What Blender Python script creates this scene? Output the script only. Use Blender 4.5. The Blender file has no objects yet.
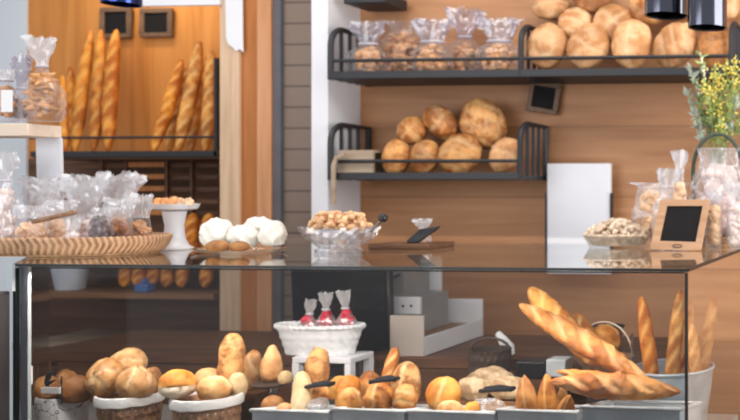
import bpy, bmesh, math, random
from mathutils import Vector, Matrix, noise

sc = bpy.context.scene
COL = sc.collection
PI = math.pi

# ------------------------------------------------------------------ camera
F, PCX, PCY, CZ = 850.0, 832.0, 190.0, 1.48
YAW = math.atan(68.0 / 850.0)
CT, ST = math.cos(YAW), math.sin(YAW)
cd = bpy.data.cameras.new('camera')
cam = bpy.data.objects.new('camera', cd)
COL.objects.link(cam)
cam.location = (0, 0, CZ)
cam.rotation_euler = (PI / 2, 0, YAW)
cd.sensor_width = 36.0
cd.lens = 36.0 * F / 740.0
cd.shift_x = (370.0 - PCX) / 740.0
cd.shift_y = (PCY - 210.0) / 740.0
cd.clip_start = 0.05
sc.camera = cam
cd.dof.use_dof = True
cd.dof.focus_distance = 2.75
cd.dof.aperture_fstop = 2.0


def at(px, py, Y):
    """World point seen at photo pixel (px, py) on the plane at distance Y into the shop."""
    a = (px - PCX) / F
    b = (PCY - py) / F
    x = -ST + CT * a
    y = CT + ST * a
    k = Y / y
    return Vector((x * k, Y, CZ + b * k))


def mpp(px, Y):
    return Y / (CT + ST * (px - PCX) / F) / F


def obl(px):
    """How much narrower a round thing must be so far from the lens axis to keep its seen width."""
    return 1 / math.sqrt(1 + ((px - PCX) / F) ** 2)


# ------------------------------------------------------------------ materials
def nodes_of(m):
    m.use_nodes = True
    nt = m.node_tree
    nt.nodes.clear()
    return nt


def ramp(nt, cols):
    r = nt.nodes.new('ShaderNodeValToRGB')
    el = r.color_ramp.elements
    while len(el) < len(cols):
        el.new(0.5)
    for e, (p, c) in zip(el, cols):
        e.position = p
        e.color = (*c, 1)
    return r


def srgb(r, g, b):
    def f(v):
        v /= 255.0
        return v / 12.92 if v <= 0.04045 else ((v + 0.055) / 1.055) ** 2.4
    return (f(r), f(g), f(b))


def plain(name, col, rough=0.5, metal=0.0, var=0.06, scale=8.0, bump=0.0, bscale=60.0, spec=0.5):
    m = bpy.data.materials.new(name)
    nt = nodes_of(m)
    N, L = nt.nodes, nt.links
    out = N.new('ShaderNodeOutputMaterial')
    p = N.new('ShaderNodeBsdfPrincipled')
    p.inputs['Roughness'].default_value = rough
    p.inputs['Metallic'].default_value = metal
    p.inputs['Specular IOR Level'].default_value = spec
    tc = N.new('ShaderNodeTexCoord')
    nz = N.new('ShaderNodeTexNoise')
    nz.inputs['Scale'].default_value = scale
    nz.inputs['Detail'].default_value = 4
    L.new(tc.outputs['Object'], nz.inputs['Vector'])
    d = tuple(max(0, c * (1 - var * 2)) for c in col)
    l = tuple(min(1, c * (1 + var * 2)) for c in col)
    r = ramp(nt, [(0.3, d), (0.7, l)])
    L.new(nz.outputs['Fac'], r.inputs['Fac'])
    L.new(r.outputs['Color'], p.inputs['Base Color'])
    if bump > 0:
        n2 = N.new('ShaderNodeTexNoise')
        n2.inputs['Scale'].default_value = bscale
        L.new(tc.outputs['Object'], n2.inputs['Vector'])
        b = N.new('ShaderNodeBump')
        b.inputs['Strength'].default_value = bump
        b.inputs['Distance'].default_value = 0.004
        L.new(n2.outputs['Fac'], b.inputs['Height'])
        L.new(b.outputs['Normal'], p.inputs['Normal'])
    L.new(p.outputs['BSDF'], out.inputs['Surface'])
    return m


def wood(name, dark, mid, light, axis='X', rough=0.5, plank=0.0, gscale=1.0):
    """Wood whose grain runs along the given axis; plank > 0 adds board joints every that many metres across it."""
    m = bpy.data.materials.new(name)
    nt = nodes_of(m)
    N, L = nt.nodes, nt.links
    out = N.new('ShaderNodeOutputMaterial')
    p = N.new('ShaderNodeBsdfPrincipled')
    p.inputs['Roughness'].default_value = rough
    p.inputs['Specular IOR Level'].default_value = 0.35
    tc = N.new('ShaderNodeTexCoord')
    mp = N.new('ShaderNodeMapping')
    s = {'X': (0.7, 9, 9), 'Z': (9, 9, 0.7), 'Y': (9, 0.7, 9)}[axis]
    mp.inputs['Scale'].default_value = tuple(v * gscale for v in s)
    L.new(tc.outputs['Object'], mp.inputs['Vector'])
    nz = N.new('ShaderNodeTexNoise')
    nz.inputs['Scale'].default_value = 2.2
    nz.inputs['Detail'].default_value = 6
    nz.inputs['Distortion'].default_value = 0.8
    L.new(mp.outputs['Vector'], nz.inputs['Vector'])
    r = ramp(nt, [(0.28, dark), (0.5, mid), (0.75, light)])
    L.new(nz.outputs['Fac'], r.inputs['Fac'])
    col = r.outputs['Color']
    if plank > 0:
        sep = N.new('ShaderNodeSeparateXYZ')
        L.new(tc.outputs['Object'], sep.inputs['Vector'])
        src = sep.outputs['Z'] if axis == 'X' else sep.outputs['X']
        dv = N.new('ShaderNodeMath'); dv.operation = 'DIVIDE'; dv.inputs[1].default_value = plank
        L.new(src, dv.inputs[0])
        fr = N.new('ShaderNodeMath'); fr.operation = 'FRACT'
        L.new(dv.outputs[0], fr.inputs[0])
        lt = N.new('ShaderNodeMath'); lt.operation = 'LESS_THAN'; lt.inputs[1].default_value = 0.012
        L.new(fr.outputs[0], lt.inputs[0])
        fl = N.new('ShaderNodeMath'); fl.operation = 'FLOOR'
        L.new(dv.outputs[0], fl.inputs[0])
        wn = N.new('ShaderNodeTexWhiteNoise'); wn.noise_dimensions = '1D'
        L.new(fl.outputs[0], wn.inputs['W'])
        hv = N.new('ShaderNodeHueSaturation')
        mr = N.new('ShaderNodeMapRange')
        mr.inputs['To Min'].default_value = 0.86
        mr.inputs['To Max'].default_value = 1.1
        L.new(wn.outputs['Value'], mr.inputs['Value'])
        L.new(mr.outputs[0], hv.inputs['Value'])
        L.new(col, hv.inputs['Color'])
        mx = N.new('ShaderNodeMixRGB')
        mx.inputs['Color2'].default_value = (*[c * 0.7 for c in dark], 1)
        L.new(lt.outputs[0], mx.inputs['Fac'])
        L.new(hv.outputs['Color'], mx.inputs['Color1'])
        col = mx.outputs['Color']
    L.new(col, p.inputs['Base Color'])
    L.new(p.outputs['BSDF'], out.inputs['Surface'])
    return m


def crust(name, dark, mid, cut, flour=0.0, rough=0.55, scale=18.0, cutmix=0.6):
    m = bpy.data.materials.new(name)
    nt = nodes_of(m)
    N, L = nt.nodes, nt.links
    out = N.new('ShaderNodeOutputMaterial')
    p = N.new('ShaderNodeBsdfPrincipled')
    p.inputs['Roughness'].default_value = rough
    p.inputs['Specular IOR Level'].default_value = 0.3
    tc = N.new('ShaderNodeTexCoord')
    oi = N.new('ShaderNodeObjectInfo')
    ad = N.new('ShaderNodeVectorMath'); ad.operation = 'ADD'
    L.new(tc.outputs['Object'], ad.inputs[0])
    L.new(oi.outputs['Location'], ad.inputs[1])
    nz = N.new('ShaderNodeTexNoise')
    nz.inputs['Scale'].default_value = scale
    nz.inputs['Detail'].default_value = 5
    nz.inputs['Roughness'].default_value = 0.65
    L.new(ad.outputs[0], nz.inputs['Vector'])
    r = ramp(nt, [(0.38, tuple(c * 0.8 for c in dark)), (0.46, dark), (0.56, mid), (0.64, tuple(min(1, c * 1.12) for c in mid))])
    nb = N.new('ShaderNodeTexNoise')
    nb.inputs['Scale'].default_value = scale * 0.38
    nb.inputs['Detail'].default_value = 3
    L.new(ad.outputs[0], nb.inputs['Vector'])
    av = N.new('ShaderNodeMath'); av.operation = 'ADD'
    L.new(nz.outputs['Fac'], av.inputs[0]); L.new(nb.outputs['Fac'], av.inputs[1])
    hf = N.new('ShaderNodeMath'); hf.operation = 'MULTIPLY'; hf.inputs[1].default_value = 0.5
    L.new(av.outputs[0], hf.inputs[0])
    L.new(hf.outputs[0], r.inputs['Fac'])
    at_ = N.new('ShaderNodeAttribute'); at_.attribute_name = 'cut'
    mx = N.new('ShaderNodeMixRGB')
    mx.inputs['Color2'].default_value = (*cut, 1)
    cm = N.new('ShaderNodeMath'); cm.operation = 'MULTIPLY'; cm.inputs[1].default_value = cutmix
    L.new(at_.outputs['Fac'], cm.inputs[0])
    L.new(cm.outputs[0], mx.inputs['Fac'])
    L.new(r.outputs['Color'], mx.inputs['Color1'])
    col = mx.outputs['Color']
    if flour > 0:
        n2 = N.new('ShaderNodeTexNoise')
        n2.inputs['Scale'].default_value = scale * 0.6
        n2.inputs['Detail'].default_value = 8
        n2.inputs['Roughness'].default_value = 0.75
        L.new(ad.outputs[0], n2.inputs['Vector'])
        mr = N.new('ShaderNodeMapRange')
        mr.inputs['From Min'].default_value = 0.5
        mr.inputs['From Max'].default_value = 0.72
        mr.inputs['To Max'].default_value = flour
        L.new(n2.outputs['Fac'], mr.inputs['Value'])
        m2 = N.new('ShaderNodeMixRGB')
        m2.inputs['Color2'].default_value = (*srgb(238, 214, 176), 1)
        L.new(mr.outputs[0], m2.inputs['Fac'])
        L.new(col, m2.inputs['Color1'])
        col = m2.outputs['Color']
    hv = N.new('ShaderNodeHueSaturation')
    mr2 = N.new('ShaderNodeMapRange')
    mr2.inputs['To Min'].default_value = 0.82
    mr2.inputs['To Max'].default_value = 1.12
    L.new(oi.outputs['Random'], mr2.inputs['Value'])
    L.new(mr2.outputs[0], hv.inputs['Value'])
    L.new(col, hv.inputs['Color'])
    L.new(hv.outputs['Color'], p.inputs['Base Color'])
    n3 = N.new('ShaderNodeTexNoise')
    n3.inputs['Scale'].default_value = 110
    n3.inputs['Detail'].default_value = 4
    L.new(ad.outputs[0], n3.inputs['Vector'])
    b = N.new('ShaderNodeBump')
    b.inputs['Strength'].default_value = 0.5
    b.inputs['Distance'].default_value = 0.004
    L.new(n3.outputs['Fac'], b.inputs['Height'])
    L.new(b.outputs['Normal'], p.inputs['Normal'])
    L.new(p.outputs['BSDF'], out.inputs['Surface'])
    return m


def thin_glass(name, tint=(1, 1, 1), base=0.03, power=5.0, top=0.9, rough=0.0, veil=0.0):
    """Thin sheet: see-through with a Fresnel reflection that is the same from both sides."""
    m = bpy.data.materials.new(name)
    nt = nodes_of(m)
    N, L = nt.nodes, nt.links
    out = N.new('ShaderNodeOutputMaterial')
    tr = N.new('ShaderNodeBsdfTransparent')
    tr.inputs['Color'].default_value = (*tint, 1)
    gl = N.new('ShaderNodeBsdfGlossy')
    gl.inputs['Roughness'].default_value = rough
    gl.inputs['Color'].default_value = (1, 1, 1, 1)
    lw = N.new('ShaderNodeLayerWeight'); lw.inputs['Blend'].default_value = 0.5
    pw = N.new('ShaderNodeMath'); pw.operation = 'POWER'; pw.inputs[1].default_value = power
    L.new(lw.outputs['Facing'], pw.inputs[0])
    ml = N.new('ShaderNodeMath'); ml.operation = 'MULTIPLY_ADD'
    ml.inputs[1].default_value = top - base
    ml.inputs[2].default_value = base
    L.new(pw.outputs[0], ml.inputs[0])
    mx = N.new('ShaderNodeMixShader')
    L.new(ml.outputs[0], mx.inputs['Fac'])
    L.new(tr.outputs[0], mx.inputs[1])
    L.new(gl.outputs[0], mx.inputs[2])
    last = mx.outputs[0]
    if veil > 0:
        df = N.new('ShaderNodeBsdfDiffuse')
        df.inputs['Color'].default_value = (0.8, 0.8, 0.82, 1)
        m2 = N.new('ShaderNodeMixShader')
        m2.inputs['Fac'].default_value = veil
        L.new(last, m2.inputs[1])
        L.new(df.outputs[0], m2.inputs[2])
        last = m2.outputs[0]
    L.new(last, out.inputs['Surface'])
    return m


def cellophane(name, tint=(0.97, 0.97, 1.0), low=0.10, high=0.75, rough=0.16, milk=0.35):
    m = bpy.data.materials.new(name)
    nt = nodes_of(m)
    N, L = nt.nodes, nt.links
    out = N.new('ShaderNodeOutputMaterial')
    tr = N.new('ShaderNodeBsdfTransparent')
    tr.inputs['Color'].default_value = (*tint, 1)
    gl = N.new('ShaderNodeBsdfGlossy')
    gl.inputs['Roughness'].default_value = rough
    df = N.new('ShaderNodeBsdfDiffuse')
    df.inputs['Color'].default_value = (0.93, 0.92, 0.93, 1)
    tl = N.new('ShaderNodeBsdfTranslucent')
    tl.inputs['Color'].default_value = (0.93, 0.92, 0.93, 1)
    m0 = N.new('ShaderNodeMixShader'); m0.inputs['Fac'].default_value = 0.4
    L.new(df.outputs[0], m0.inputs[1]); L.new(tl.outputs[0], m0.inputs[2])
    m1 = N.new('ShaderNodeMixShader'); m1.inputs['Fac'].default_value = milk
    L.new(gl.outputs[0], m1.inputs[1]); L.new(m0.outputs[0], m1.inputs[2])
    lw = N.new('ShaderNodeLayerWeight'); lw.inputs['Blend'].default_value = 0.5
    pw = N.new('ShaderNodeMath'); pw.operation = 'POWER'; pw.inputs[1].default_value = 1.8
    L.new(lw.outputs['Facing'], pw.inputs[0])
    ml = N.new('ShaderNodeMath'); ml.operation = 'MULTIPLY_ADD'
    ml.inputs[1].default_value = high - low
    ml.inputs[2].default_value = low
    L.new(pw.outputs[0], ml.inputs[0])
    mx = N.new('ShaderNodeMixShader')
    L.new(ml.outputs[0], mx.inputs['Fac'])
    L.new(tr.outputs[0], mx.inputs[1])
    L.new(m1.outputs[0], mx.inputs[2])
    L.new(mx.outputs[0], out.inputs['Surface'])
    return m


def tiles_mat(name, col, joint, h):
    m = bpy.data.materials.new(name)
    nt = nodes_of(m)
    N, L = nt.nodes, nt.links
    out = N.new('ShaderNodeOutputMaterial')
    p = N.new('ShaderNodeBsdfPrincipled'); p.inputs['Roughness'].default_value = 0.45
    tc = N.new('ShaderNodeTexCoord')
    sep = N.new('ShaderNodeSeparateXYZ'); L.new(tc.outputs['Object'], sep.inputs[0])
    dv = N.new('ShaderNodeMath'); dv.operation = 'DIVIDE'; dv.inputs[1].default_value = h
    L.new(sep.outputs['Z'], dv.inputs[0])
    fr = N.new('ShaderNodeMath'); fr.operation = 'FRACT'; L.new(dv.outputs[0], fr.inputs[0])
    lt = N.new('ShaderNodeMath'); lt.operation = 'LESS_THAN'; lt.inputs[1].default_value = 0.09
    L.new(fr.outputs[0], lt.inputs[0])
    mx = N.new('ShaderNodeMixRGB')
    mx.inputs['Color1'].default_value = (*col, 1); mx.inputs['Color2'].default_value = (*joint, 1)
    L.new(lt.outputs[0], mx.inputs['Fac'])
    L.new(mx.outputs[0], p.inputs['Base Color'])
    L.new(p.outputs[0], out.inputs['Surface'])
    return m


def script_cloth(name):
    """White cloth printed with thin dark squiggly strokes."""
    m = bpy.data.materials.new(name)
    nt = nodes_of(m)
    N, L = nt.nodes, nt.links
    out = N.new('ShaderNodeOutputMaterial')
    p = N.new('ShaderNodeBsdfPrincipled'); p.inputs['Roughness'].default_value = 0.9
    tc = N.new('ShaderNodeTexCoord')
    nz = N.new('ShaderNodeTexNoise'); nz.inputs['Scale'].default_value = 15; nz.inputs['Detail'].default_value = 2
    nz.inputs['Distortion'].default_value = 1.5
    L.new(tc.outputs['Object'], nz.inputs['Vector'])
    a = N.new('ShaderNodeMath'); a.operation = 'SUBTRACT'; a.inputs[1].default_value = 0.5
    L.new(nz.outputs['Fac'], a.inputs[0])
    b = N.new('ShaderNodeMath'); b.operation = 'ABSOLUTE'; L.new(a.outputs[0], b.inputs[0])
    r = ramp(nt, [(0.004, srgb(80, 82, 92)), (0.014, srgb(215, 215, 218))])
    L.new(b.outputs[0], r.inputs['Fac'])
    L.new(r.outputs['Color'], p.inputs['Base Color'])
    L.new(p.outputs[0], out.inputs['Surface'])
    return m


M = {}
M['wall_wood'] = wood('wall_wood', srgb(158, 110, 74), srgb(174, 125, 87), srgb(188, 139, 100), 'X', 0.5, 0.36, 0.8)
M['alcove_wood'] = wood('alcove_wood', srgb(186, 118, 52), srgb(204, 134, 64), srgb(216, 148, 78), 'Z', 0.5, 0, 0.8)
M['cheek_light'] = wood('cheek_light', srgb(188, 130, 88), srgb(204, 148, 106), srgb(214, 162, 122), 'Z', 0.45)
M['orange_wood'] = wood('orange_wood', srgb(164, 102, 52), srgb(182, 116, 64), srgb(192, 128, 76), 'Z', 0.45)
M['pine'] = wood('pine', srgb(202, 168, 136), srgb(218, 186, 154), srgb(228, 198, 168), 'Z', 0.5)
M['pale_board'] = wood('pale_board', srgb(214, 194, 174), srgb(228, 208, 188), srgb(238, 222, 204), 'X', 0.55)
M['dark_wood'] = wood('dark_wood', srgb(70, 46, 32), srgb(96, 64, 44), srgb(122, 84, 58), 'X', 0.5)
M['mid_wood'] = wood('mid_wood', srgb(112, 78, 54), srgb(138, 98, 68), srgb(158, 116, 84), 'X', 0.5)
M['grey_wood'] = wood('grey_wood', srgb(146, 126, 108), srgb(166, 146, 126), srgb(182, 164, 144), 'X', 0.7)
M['easel_wood'] = wood('easel_wood', srgb(172, 130, 96), srgb(188, 146, 112), srgb(200, 160, 128), 'X', 0.5, 0, 2)
M['white_paint'] = plain('white_paint', srgb(226, 227, 232), 0.6, var=0.015, scale=3)
M['post_grey'] = plain('post_grey', srgb(176, 184, 188), 0.6, var=0.02)
M['blue_white'] = plain('blue_white', srgb(214, 222, 230), 0.7, var=0.015, scale=2)
M['tile'] = tiles_mat('tile', srgb(132, 114, 102), srgb(92, 78, 70), 0.105)
M['trim_grey'] = plain('trim_grey', srgb(92, 92, 98), 0.5)
M['floor'] = plain('floor', srgb(120, 104, 90), 0.5, scale=2)
M['black_metal'] = plain('black_metal', srgb(36, 36, 41), 0.5, var=0.05)
M['black_plastic'] = plain('black_plastic', srgb(26, 26, 30), 0.35)
M['screen'] = plain('screen', srgb(20, 21, 26), 0.18)
M['frame_dark'] = plain('frame_dark', srgb(112, 84, 62), 0.55, var=0.12, scale=30)
M['slate'] = plain('slate', srgb(26, 24, 25), 0.75, spec=0.2)
M['lamp_black'] = plain('lamp_black', srgb(98, 100, 112), 0.16, metal=1.0, var=0.02)
M['lamp_blue'] = plain('lamp_blue', srgb(60, 76, 140), 0.16, metal=1.0, var=0.02)
M['paper'] = plain('paper', srgb(232, 233, 238), 0.8, var=0.01)
M['panel_white'] = plain('panel_white', srgb(222, 224, 232), 0.5, var=0.01)
M['appliance'] = plain('appliance', srgb(216, 218, 222), 0.4, var=0.02)
M['appliance_grey'] = plain('appliance_grey', srgb(138, 136, 136), 0.45)
M['beige_board'] = plain('beige_board', srgb(188, 176, 166), 0.6, var=0.02)
M['china'] = plain('china', srgb(228, 230, 236), 0.22, var=0.01)
M['meringue'] = plain('meringue', srgb(232, 228, 218), 0.65, var=0.02, bump=0.3, bscale=40)
M['cloth_white'] = plain('cloth_white', srgb(224, 224, 224), 0.9, var=0.03, scale=20, bump=0.4, bscale=120)
M['cloth_grey'] = plain('cloth_grey', srgb(206, 209, 210), 0.8, var=0.05, scale=20, bump=0.3, bscale=80)
M['tray_grey'] = plain('tray_grey', srgb(208, 216, 219), 0.5, var=0.05, scale=14)
M['bucket'] = plain('bucket', srgb(186, 198, 204), 0.42, metal=0.1, var=0.14, scale=14)
M['wicker_brown'] = plain('wicker_brown', srgb(150, 112, 84), 0.6, var=0.2, scale=60, bump=0.5, bscale=150)
M['wicker_white'] = plain('wicker_white', srgb(226, 228, 230), 0.55, var=0.05, scale=40)
M['wicker_tan'] = plain('wicker_tan', srgb(196, 154, 112), 0.65, var=0.18, scale=60, bump=0.5, bscale=160)
M['wicker_dark'] = plain('wicker_dark', srgb(70, 54, 44), 0.6, var=0.2, scale=60)
M['hoop'] = plain('hoop', srgb(66, 78, 66), 0.5)
M['chrome'] = plain('chrome', srgb(190, 190, 192), 0.18, metal=1.0)
M['red_sweet'] = plain('red_sweet', srgb(196, 34, 62), 0.35, var=0.3, scale=50)
M['cream'] = plain('cream', srgb(232, 214, 190), 0.6, var=0.06, scale=30)
M['biscuit'] = plain('biscuit', srgb(204, 150, 96), 0.7, var=0.22, scale=35, bump=0.5, bscale=120)
M['biscuit_dark'] = plain('biscuit_dark', srgb(150, 96, 58), 0.7, var=0.25, scale=40, bump=0.5, bscale=120)
M['cookie'] = plain('cookie', srgb(206, 158, 112), 0.7, var=0.15, scale=40, bump=0.5, bscale=120)
M['peach'] = plain('peach', srgb(236, 192, 154), 0.65, var=0.14, scale=35, bump=0.4, bscale=100)
M['nut'] = plain('nut', srgb(228, 200, 176), 0.65, var=0.2, scale=45, bump=0.4, bscale=100)
M['crumbly'] = plain('crumbly', srgb(236, 184, 140), 0.65, var=0.16, scale=45, bump=0.5, bscale=100)
M['c_wicker'] = crust('c_wicker', srgb(146, 104, 74), srgb(176, 134, 102), srgb(214, 176, 140), 0.15, scale=40, cutmix=0.8)
M['pale_pink'] = plain('pale_pink', srgb(232, 212, 204), 0.7, var=0.08, scale=30, bump=0.3, bscale=90)
M['apricot'] = plain('apricot', srgb(230, 162, 104), 0.6, var=0.16, scale=35, bump=0.5, bscale=100)
M['dark_filling'] = plain('dark_filling', srgb(98, 78, 78), 0.5, var=0.35, scale=70)
M['label_white'] = plain('label_white', srgb(236, 236, 238), 0.7, var=0.01)
M['ribbon'] = plain('ribbon', srgb(200, 196, 206), 0.5)
M['yellow'] = plain('yellow', srgb(240, 214, 104), 0.7, var=0.15, scale=60)
M['blossom_white'] = plain('blossom_white', srgb(236, 230, 206), 0.7)
M['leaf'] = plain('leaf', srgb(146, 164, 96), 0.6, var=0.25, scale=25)
M['leaf_grey'] = plain('leaf_grey', srgb(168, 178, 164), 0.6, var=0.2, scale=25)
M['blue_plastic'] = plain('blue_plastic', srgb(70, 106, 168), 0.4)
M['tub_white'] = plain('tub_white', srgb(206, 212, 220), 0.5)
M['case_base'] = plain('case_base', srgb(150, 146, 142), 0.5)
M['dark_grey'] = plain('dark_grey', srgb(66, 62, 64), 0.5)
M['edge_dark'] = plain('edge_dark', srgb(26, 32, 34), 0.35)
M['rubber'] = plain('rubber', srgb(40, 42, 48), 0.5)
M['script_cloth'] = script_cloth('script_cloth')
M['glass_front'] = thin_glass('glass_front', (0.68, 0.685, 0.695), 0.02, 5, 0.95, 0.0, 0.008)  # strong tint darkens everything seen through the front pane
M['glass_side'] = thin_glass('glass_side', (0.95, 0.96, 0.96), 0.03, 5, 0.95, 0.0, 0.01)
M['glass_top'] = thin_glass('glass_top', (0.93, 0.96, 0.95), 0.04, 4.2, 0.95, 0.015)
M['crystal'] = thin_glass('crystal', (0.9, 0.9, 0.92), 0.09, 2.2, 0.75, 0.05)
M['plate_glass'] = thin_glass('plate_glass', (0.95, 0.96, 0.96), 0.1, 2.5, 0.8, 0.03)
M['cello'] = cellophane('cello', low=0.07, high=0.8, rough=0.2, milk=0.45)
M['cello_milky'] = cellophane('cello_milky', (0.98, 0.98, 1), 0.30, 0.95, 0.2, 0.55)
M['cello_dim'] = cellophane('cello_dim', (0.95, 0.94, 0.96), 0.06, 0.75, 0.2, 0.35)
M['ruffle_dim'] = cellophane('ruffle_dim', (0.82, 0.78, 0.84), 0.2, 0.85, 0.2, 0.3)
M['ruffle_white'] = cellophane('ruffle_white', (0.98, 0.98, 1), 0.42, 0.97, 0.2, 0.66)
M['film_clear'] = cellophane('film_clear', low=0.24, high=0.95, rough=0.22, milk=0.62)

M['c_boule'] = crust('c_boule', srgb(186, 128, 80), srgb(214, 162, 114), srgb(232, 196, 152), 0.55, cutmix=0.5)
M['c_boule_dark'] = crust('c_boule_dark', srgb(138, 84, 42), srgb(186, 124, 70), srgb(214, 166, 110), 0.2, cutmix=0.35)
M['c_boule_gold'] = crust('c_boule_gold', srgb(152, 88, 36), srgb(210, 150, 88), srgb(230, 190, 134), 0.35, cutmix=0.4)
M['c_bag'] = crust('c_bag', srgb(176, 104, 38), srgb(222, 154, 74), srgb(244, 204, 132), 0.1, cutmix=0.75)
M['c_bag_orange'] = crust('c_bag_orange', srgb(182, 98, 24), srgb(224, 144, 50), srgb(244, 194, 104), 0.06, cutmix=0.7)
M['c_bag_pale'] = crust('c_bag_pale', srgb(168, 98, 40), srgb(210, 144, 78), srgb(236, 196, 138), 0.3, cutmix=0.6)
M['c_roll'] = crust('c_roll', srgb(194, 134, 76), srgb(228, 178, 120), srgb(242, 216, 174), 0.45, cutmix=0.8)
M['c_roll_gold'] = crust('c_roll_gold', srgb(200, 118, 32), srgb(232, 166, 76), srgb(244, 214, 160), 0.15)
M['c_roll_brown'] = crust('c_roll_brown', srgb(140, 92, 52), srgb(180, 126, 76), srgb(206, 160, 112), 0.15)
M['c_seed'] = crust('c_seed', srgb(160, 104, 48), srgb(214, 160, 98), srgb(240, 214, 166), 0.35, scale=50)
M['c_pale'] = crust('c_pale', srgb(208, 178, 130), srgb(232, 208, 168), srgb(242, 226, 194), 0.5)
M['c_crusty'] = crust('c_crusty', srgb(166, 98, 38), srgb(214, 152, 82), srgb(238, 208, 156), 0.35, scale=26)
M['c_wrap'] = crust('c_wrap', srgb(176, 142, 106), srgb(222, 196, 158), srgb(232, 208, 172), 0.5, scale=30)
M['crumb'] = plain('crumb', srgb(240, 224, 196), 0.8, var=0.06, scale=60, bump=0.5, bscale=150)

# ------------------------------------------------------------------ mesh helpers
ORIGIN = {}


def _props(o, label=None, cat=None, group=None, kind=None):
    if label: o['label'] = label
    if cat: o['category'] = cat
    if group: o['group'] = group
    if kind: o['kind'] = kind
    return o


def thing(name, label, cat, loc, group=None):
    o = bpy.data.objects.new(name, None)
    o.empty_display_size = 0.05
    COL.objects.link(o)
    o.location = loc
    ORIGIN[o] = Vector(loc)
    return _props(o, label, cat, group)


class MB:
    def __init__(s):
        s.v, s.f, s.cut = [], [], []

    def add(s, vs, fs, mat=None, cut=None):
        b = len(s.v)
        s.v += [mat @ Vector(v) if mat is not None else Vector(v) for v in vs]
        s.f += [tuple(b + i for i in f) for f in fs]
        s.cut += list(cut) if cut is not None else [0.0] * len(vs)
        return s

    def box(s, lo, hi, mat=None):
        x0, y0, z0 = lo; x1, y1, z1 = hi
        vs = [(x0, y0, z0), (x1, y0, z0), (x1, y1, z0), (x0, y1, z0), (x0, y0, z1), (x1, y0, z1), (x1, y1, z1), (x0, y1, z1)]
        fs = [(0, 3, 2, 1), (4, 5, 6, 7), (0, 1, 5, 4), (1, 2, 6, 5), (2, 3, 7, 6), (3, 0, 4, 7)]
        return s.add(vs, fs, mat)

    def prism(s, pts, y0, y1, mat=None):
        """Closed outline of (x, z) points extruded along y."""
        n = len(pts)
        vs = [(x, y0, z) for x, z in pts] + [(x, y1, z) for x, z in pts]
        fs = [tuple(range(n)), tuple(range(2 * n - 1, n - 1, -1))]
        fs += [(i, i + n, (i + 1) % n + n, (i + 1) % n) for i in range(n)]
        return s.add(vs, fs, mat)

    def tube(s, pts, r, seg=8, closed=False, caps=True):
        pts = [Vector(p) for p in pts]
        n = len(pts)
        rs = r if isinstance(r, (list, tuple)) else [r] * n
        vs, fs = [], []
        prev = None
        for i, p in enumerate(pts):
            if closed:
                t = pts[(i + 1) % n] - pts[i - 1]
            else:
                t = pts[min(i + 1, n - 1)] - pts[max(i - 1, 0)]
            if t.length < 1e-9: t = Vector((0, 0, 1))
            t.normalize()
            if prev is None:
                u = t.orthogonal().normalized()
            else:
                u = prev - t * prev.dot(t)
                if u.length < 1e-6: u = t.orthogonal()
                u.normalize()
            prev = u
            w = t.cross(u)
            for k in range(seg):
                a = 2 * PI * k / seg
                vs.append(p + (u * math.cos(a) + w * math.sin(a)) * rs[i])
        m = n if closed else n - 1
        for i in range(m):
            j = (i + 1) % n
            for k in range(seg):
                l = (k + 1) % seg
                fs.append((i * seg + k, i * seg + l, j * seg + l, j * seg + k))
        if caps and not closed:
            fs.append(tuple(range(seg - 1, -1, -1)))
            fs.append(tuple(range((n - 1) * seg, n * seg)))
        return s.add(vs, fs)

    def lathe(s, prof, seg=32, c=(0, 0, 0), sx=1.0, sy=1.0, warp=None, mat=None, closed=False):
        """Profile of (r, z) revolved about z. closed: the profile's last point joins its first."""
        vs, fs = [], []
        n = len(prof)
        for i, (r, z) in enumerate(prof):
            for k in range(seg):
                a = 2 * PI * k / seg
                rr, zz = (r, z) if warp is None else warp(i, k, a, r, z)
                vs.append((c[0] + rr * math.cos(a) * sx, c[1] + rr * math.sin(a) * sy, c[2] + zz))
        for i in range(n if closed else n - 1):
            j = (i + 1) % n
            for k in range(seg):
                l = (k + 1) % seg
                fs.append((i * seg + k, i * seg + l, j * seg + l, j * seg + k))
        if not closed:
            if prof[0][0] > 1e-6: fs.append(tuple(range(seg - 1, -1, -1)))
            if prof[-1][0] > 1e-6: fs.append(tuple(range((n - 1) * seg, n * seg)))
        return s.add(vs, fs, mat)

    def build(s, name, mat, parent=None, smooth=True, bevel=0.0, label=None, cat=None, group=None, kind=None, angle=40):
        me = bpy.data.meshes.new(name)
        if parent is not None:
            org = ORIGIN[parent]
        else:
            xs = [v.x for v in s.v]; ys = [v.y for v in s.v]; zs = [v.z for v in s.v]
            org = Vector(((min(xs) + max(xs)) / 2, (min(ys) + max(ys)) / 2, min(zs)))
            if kind == 'structure': org = Vector((0, 0, 0))
        me.from_pydata([v - org for v in s.v], [], s.f)
        if any(s.cut):
            a = me.attributes.new('cut', 'FLOAT', 'POINT')
            a.data.foreach_set('value', s.cut)
        bm = bmesh.new(); bm.from_mesh(me)
        bmesh.ops.remove_doubles(bm, verts=bm.verts, dist=1e-6)
        bmesh.ops.recalc_face_normals(bm, faces=bm.faces)
        bm.to_mesh(me); bm.free()
        me.materials.append(M[mat])
        o = bpy.data.objects.new(name, me)
        COL.objects.link(o)
        if parent is not None:
            o.parent = parent
        else:
            o.location = org
        ORIGIN[o] = org
        if bevel > 0:
            b = o.modifiers.new('bevel', 'BEVEL'); b.width = bevel; b.segments = 2; b.limit_method = 'ANGLE'
        if smooth:
            for p in me.polygons: p.use_smooth = True
            try:
                me.set_sharp_from_angle(angle=math.radians(angle))
            except Exception:
                pass
        return _props(o, label, cat, group, kind)


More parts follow.
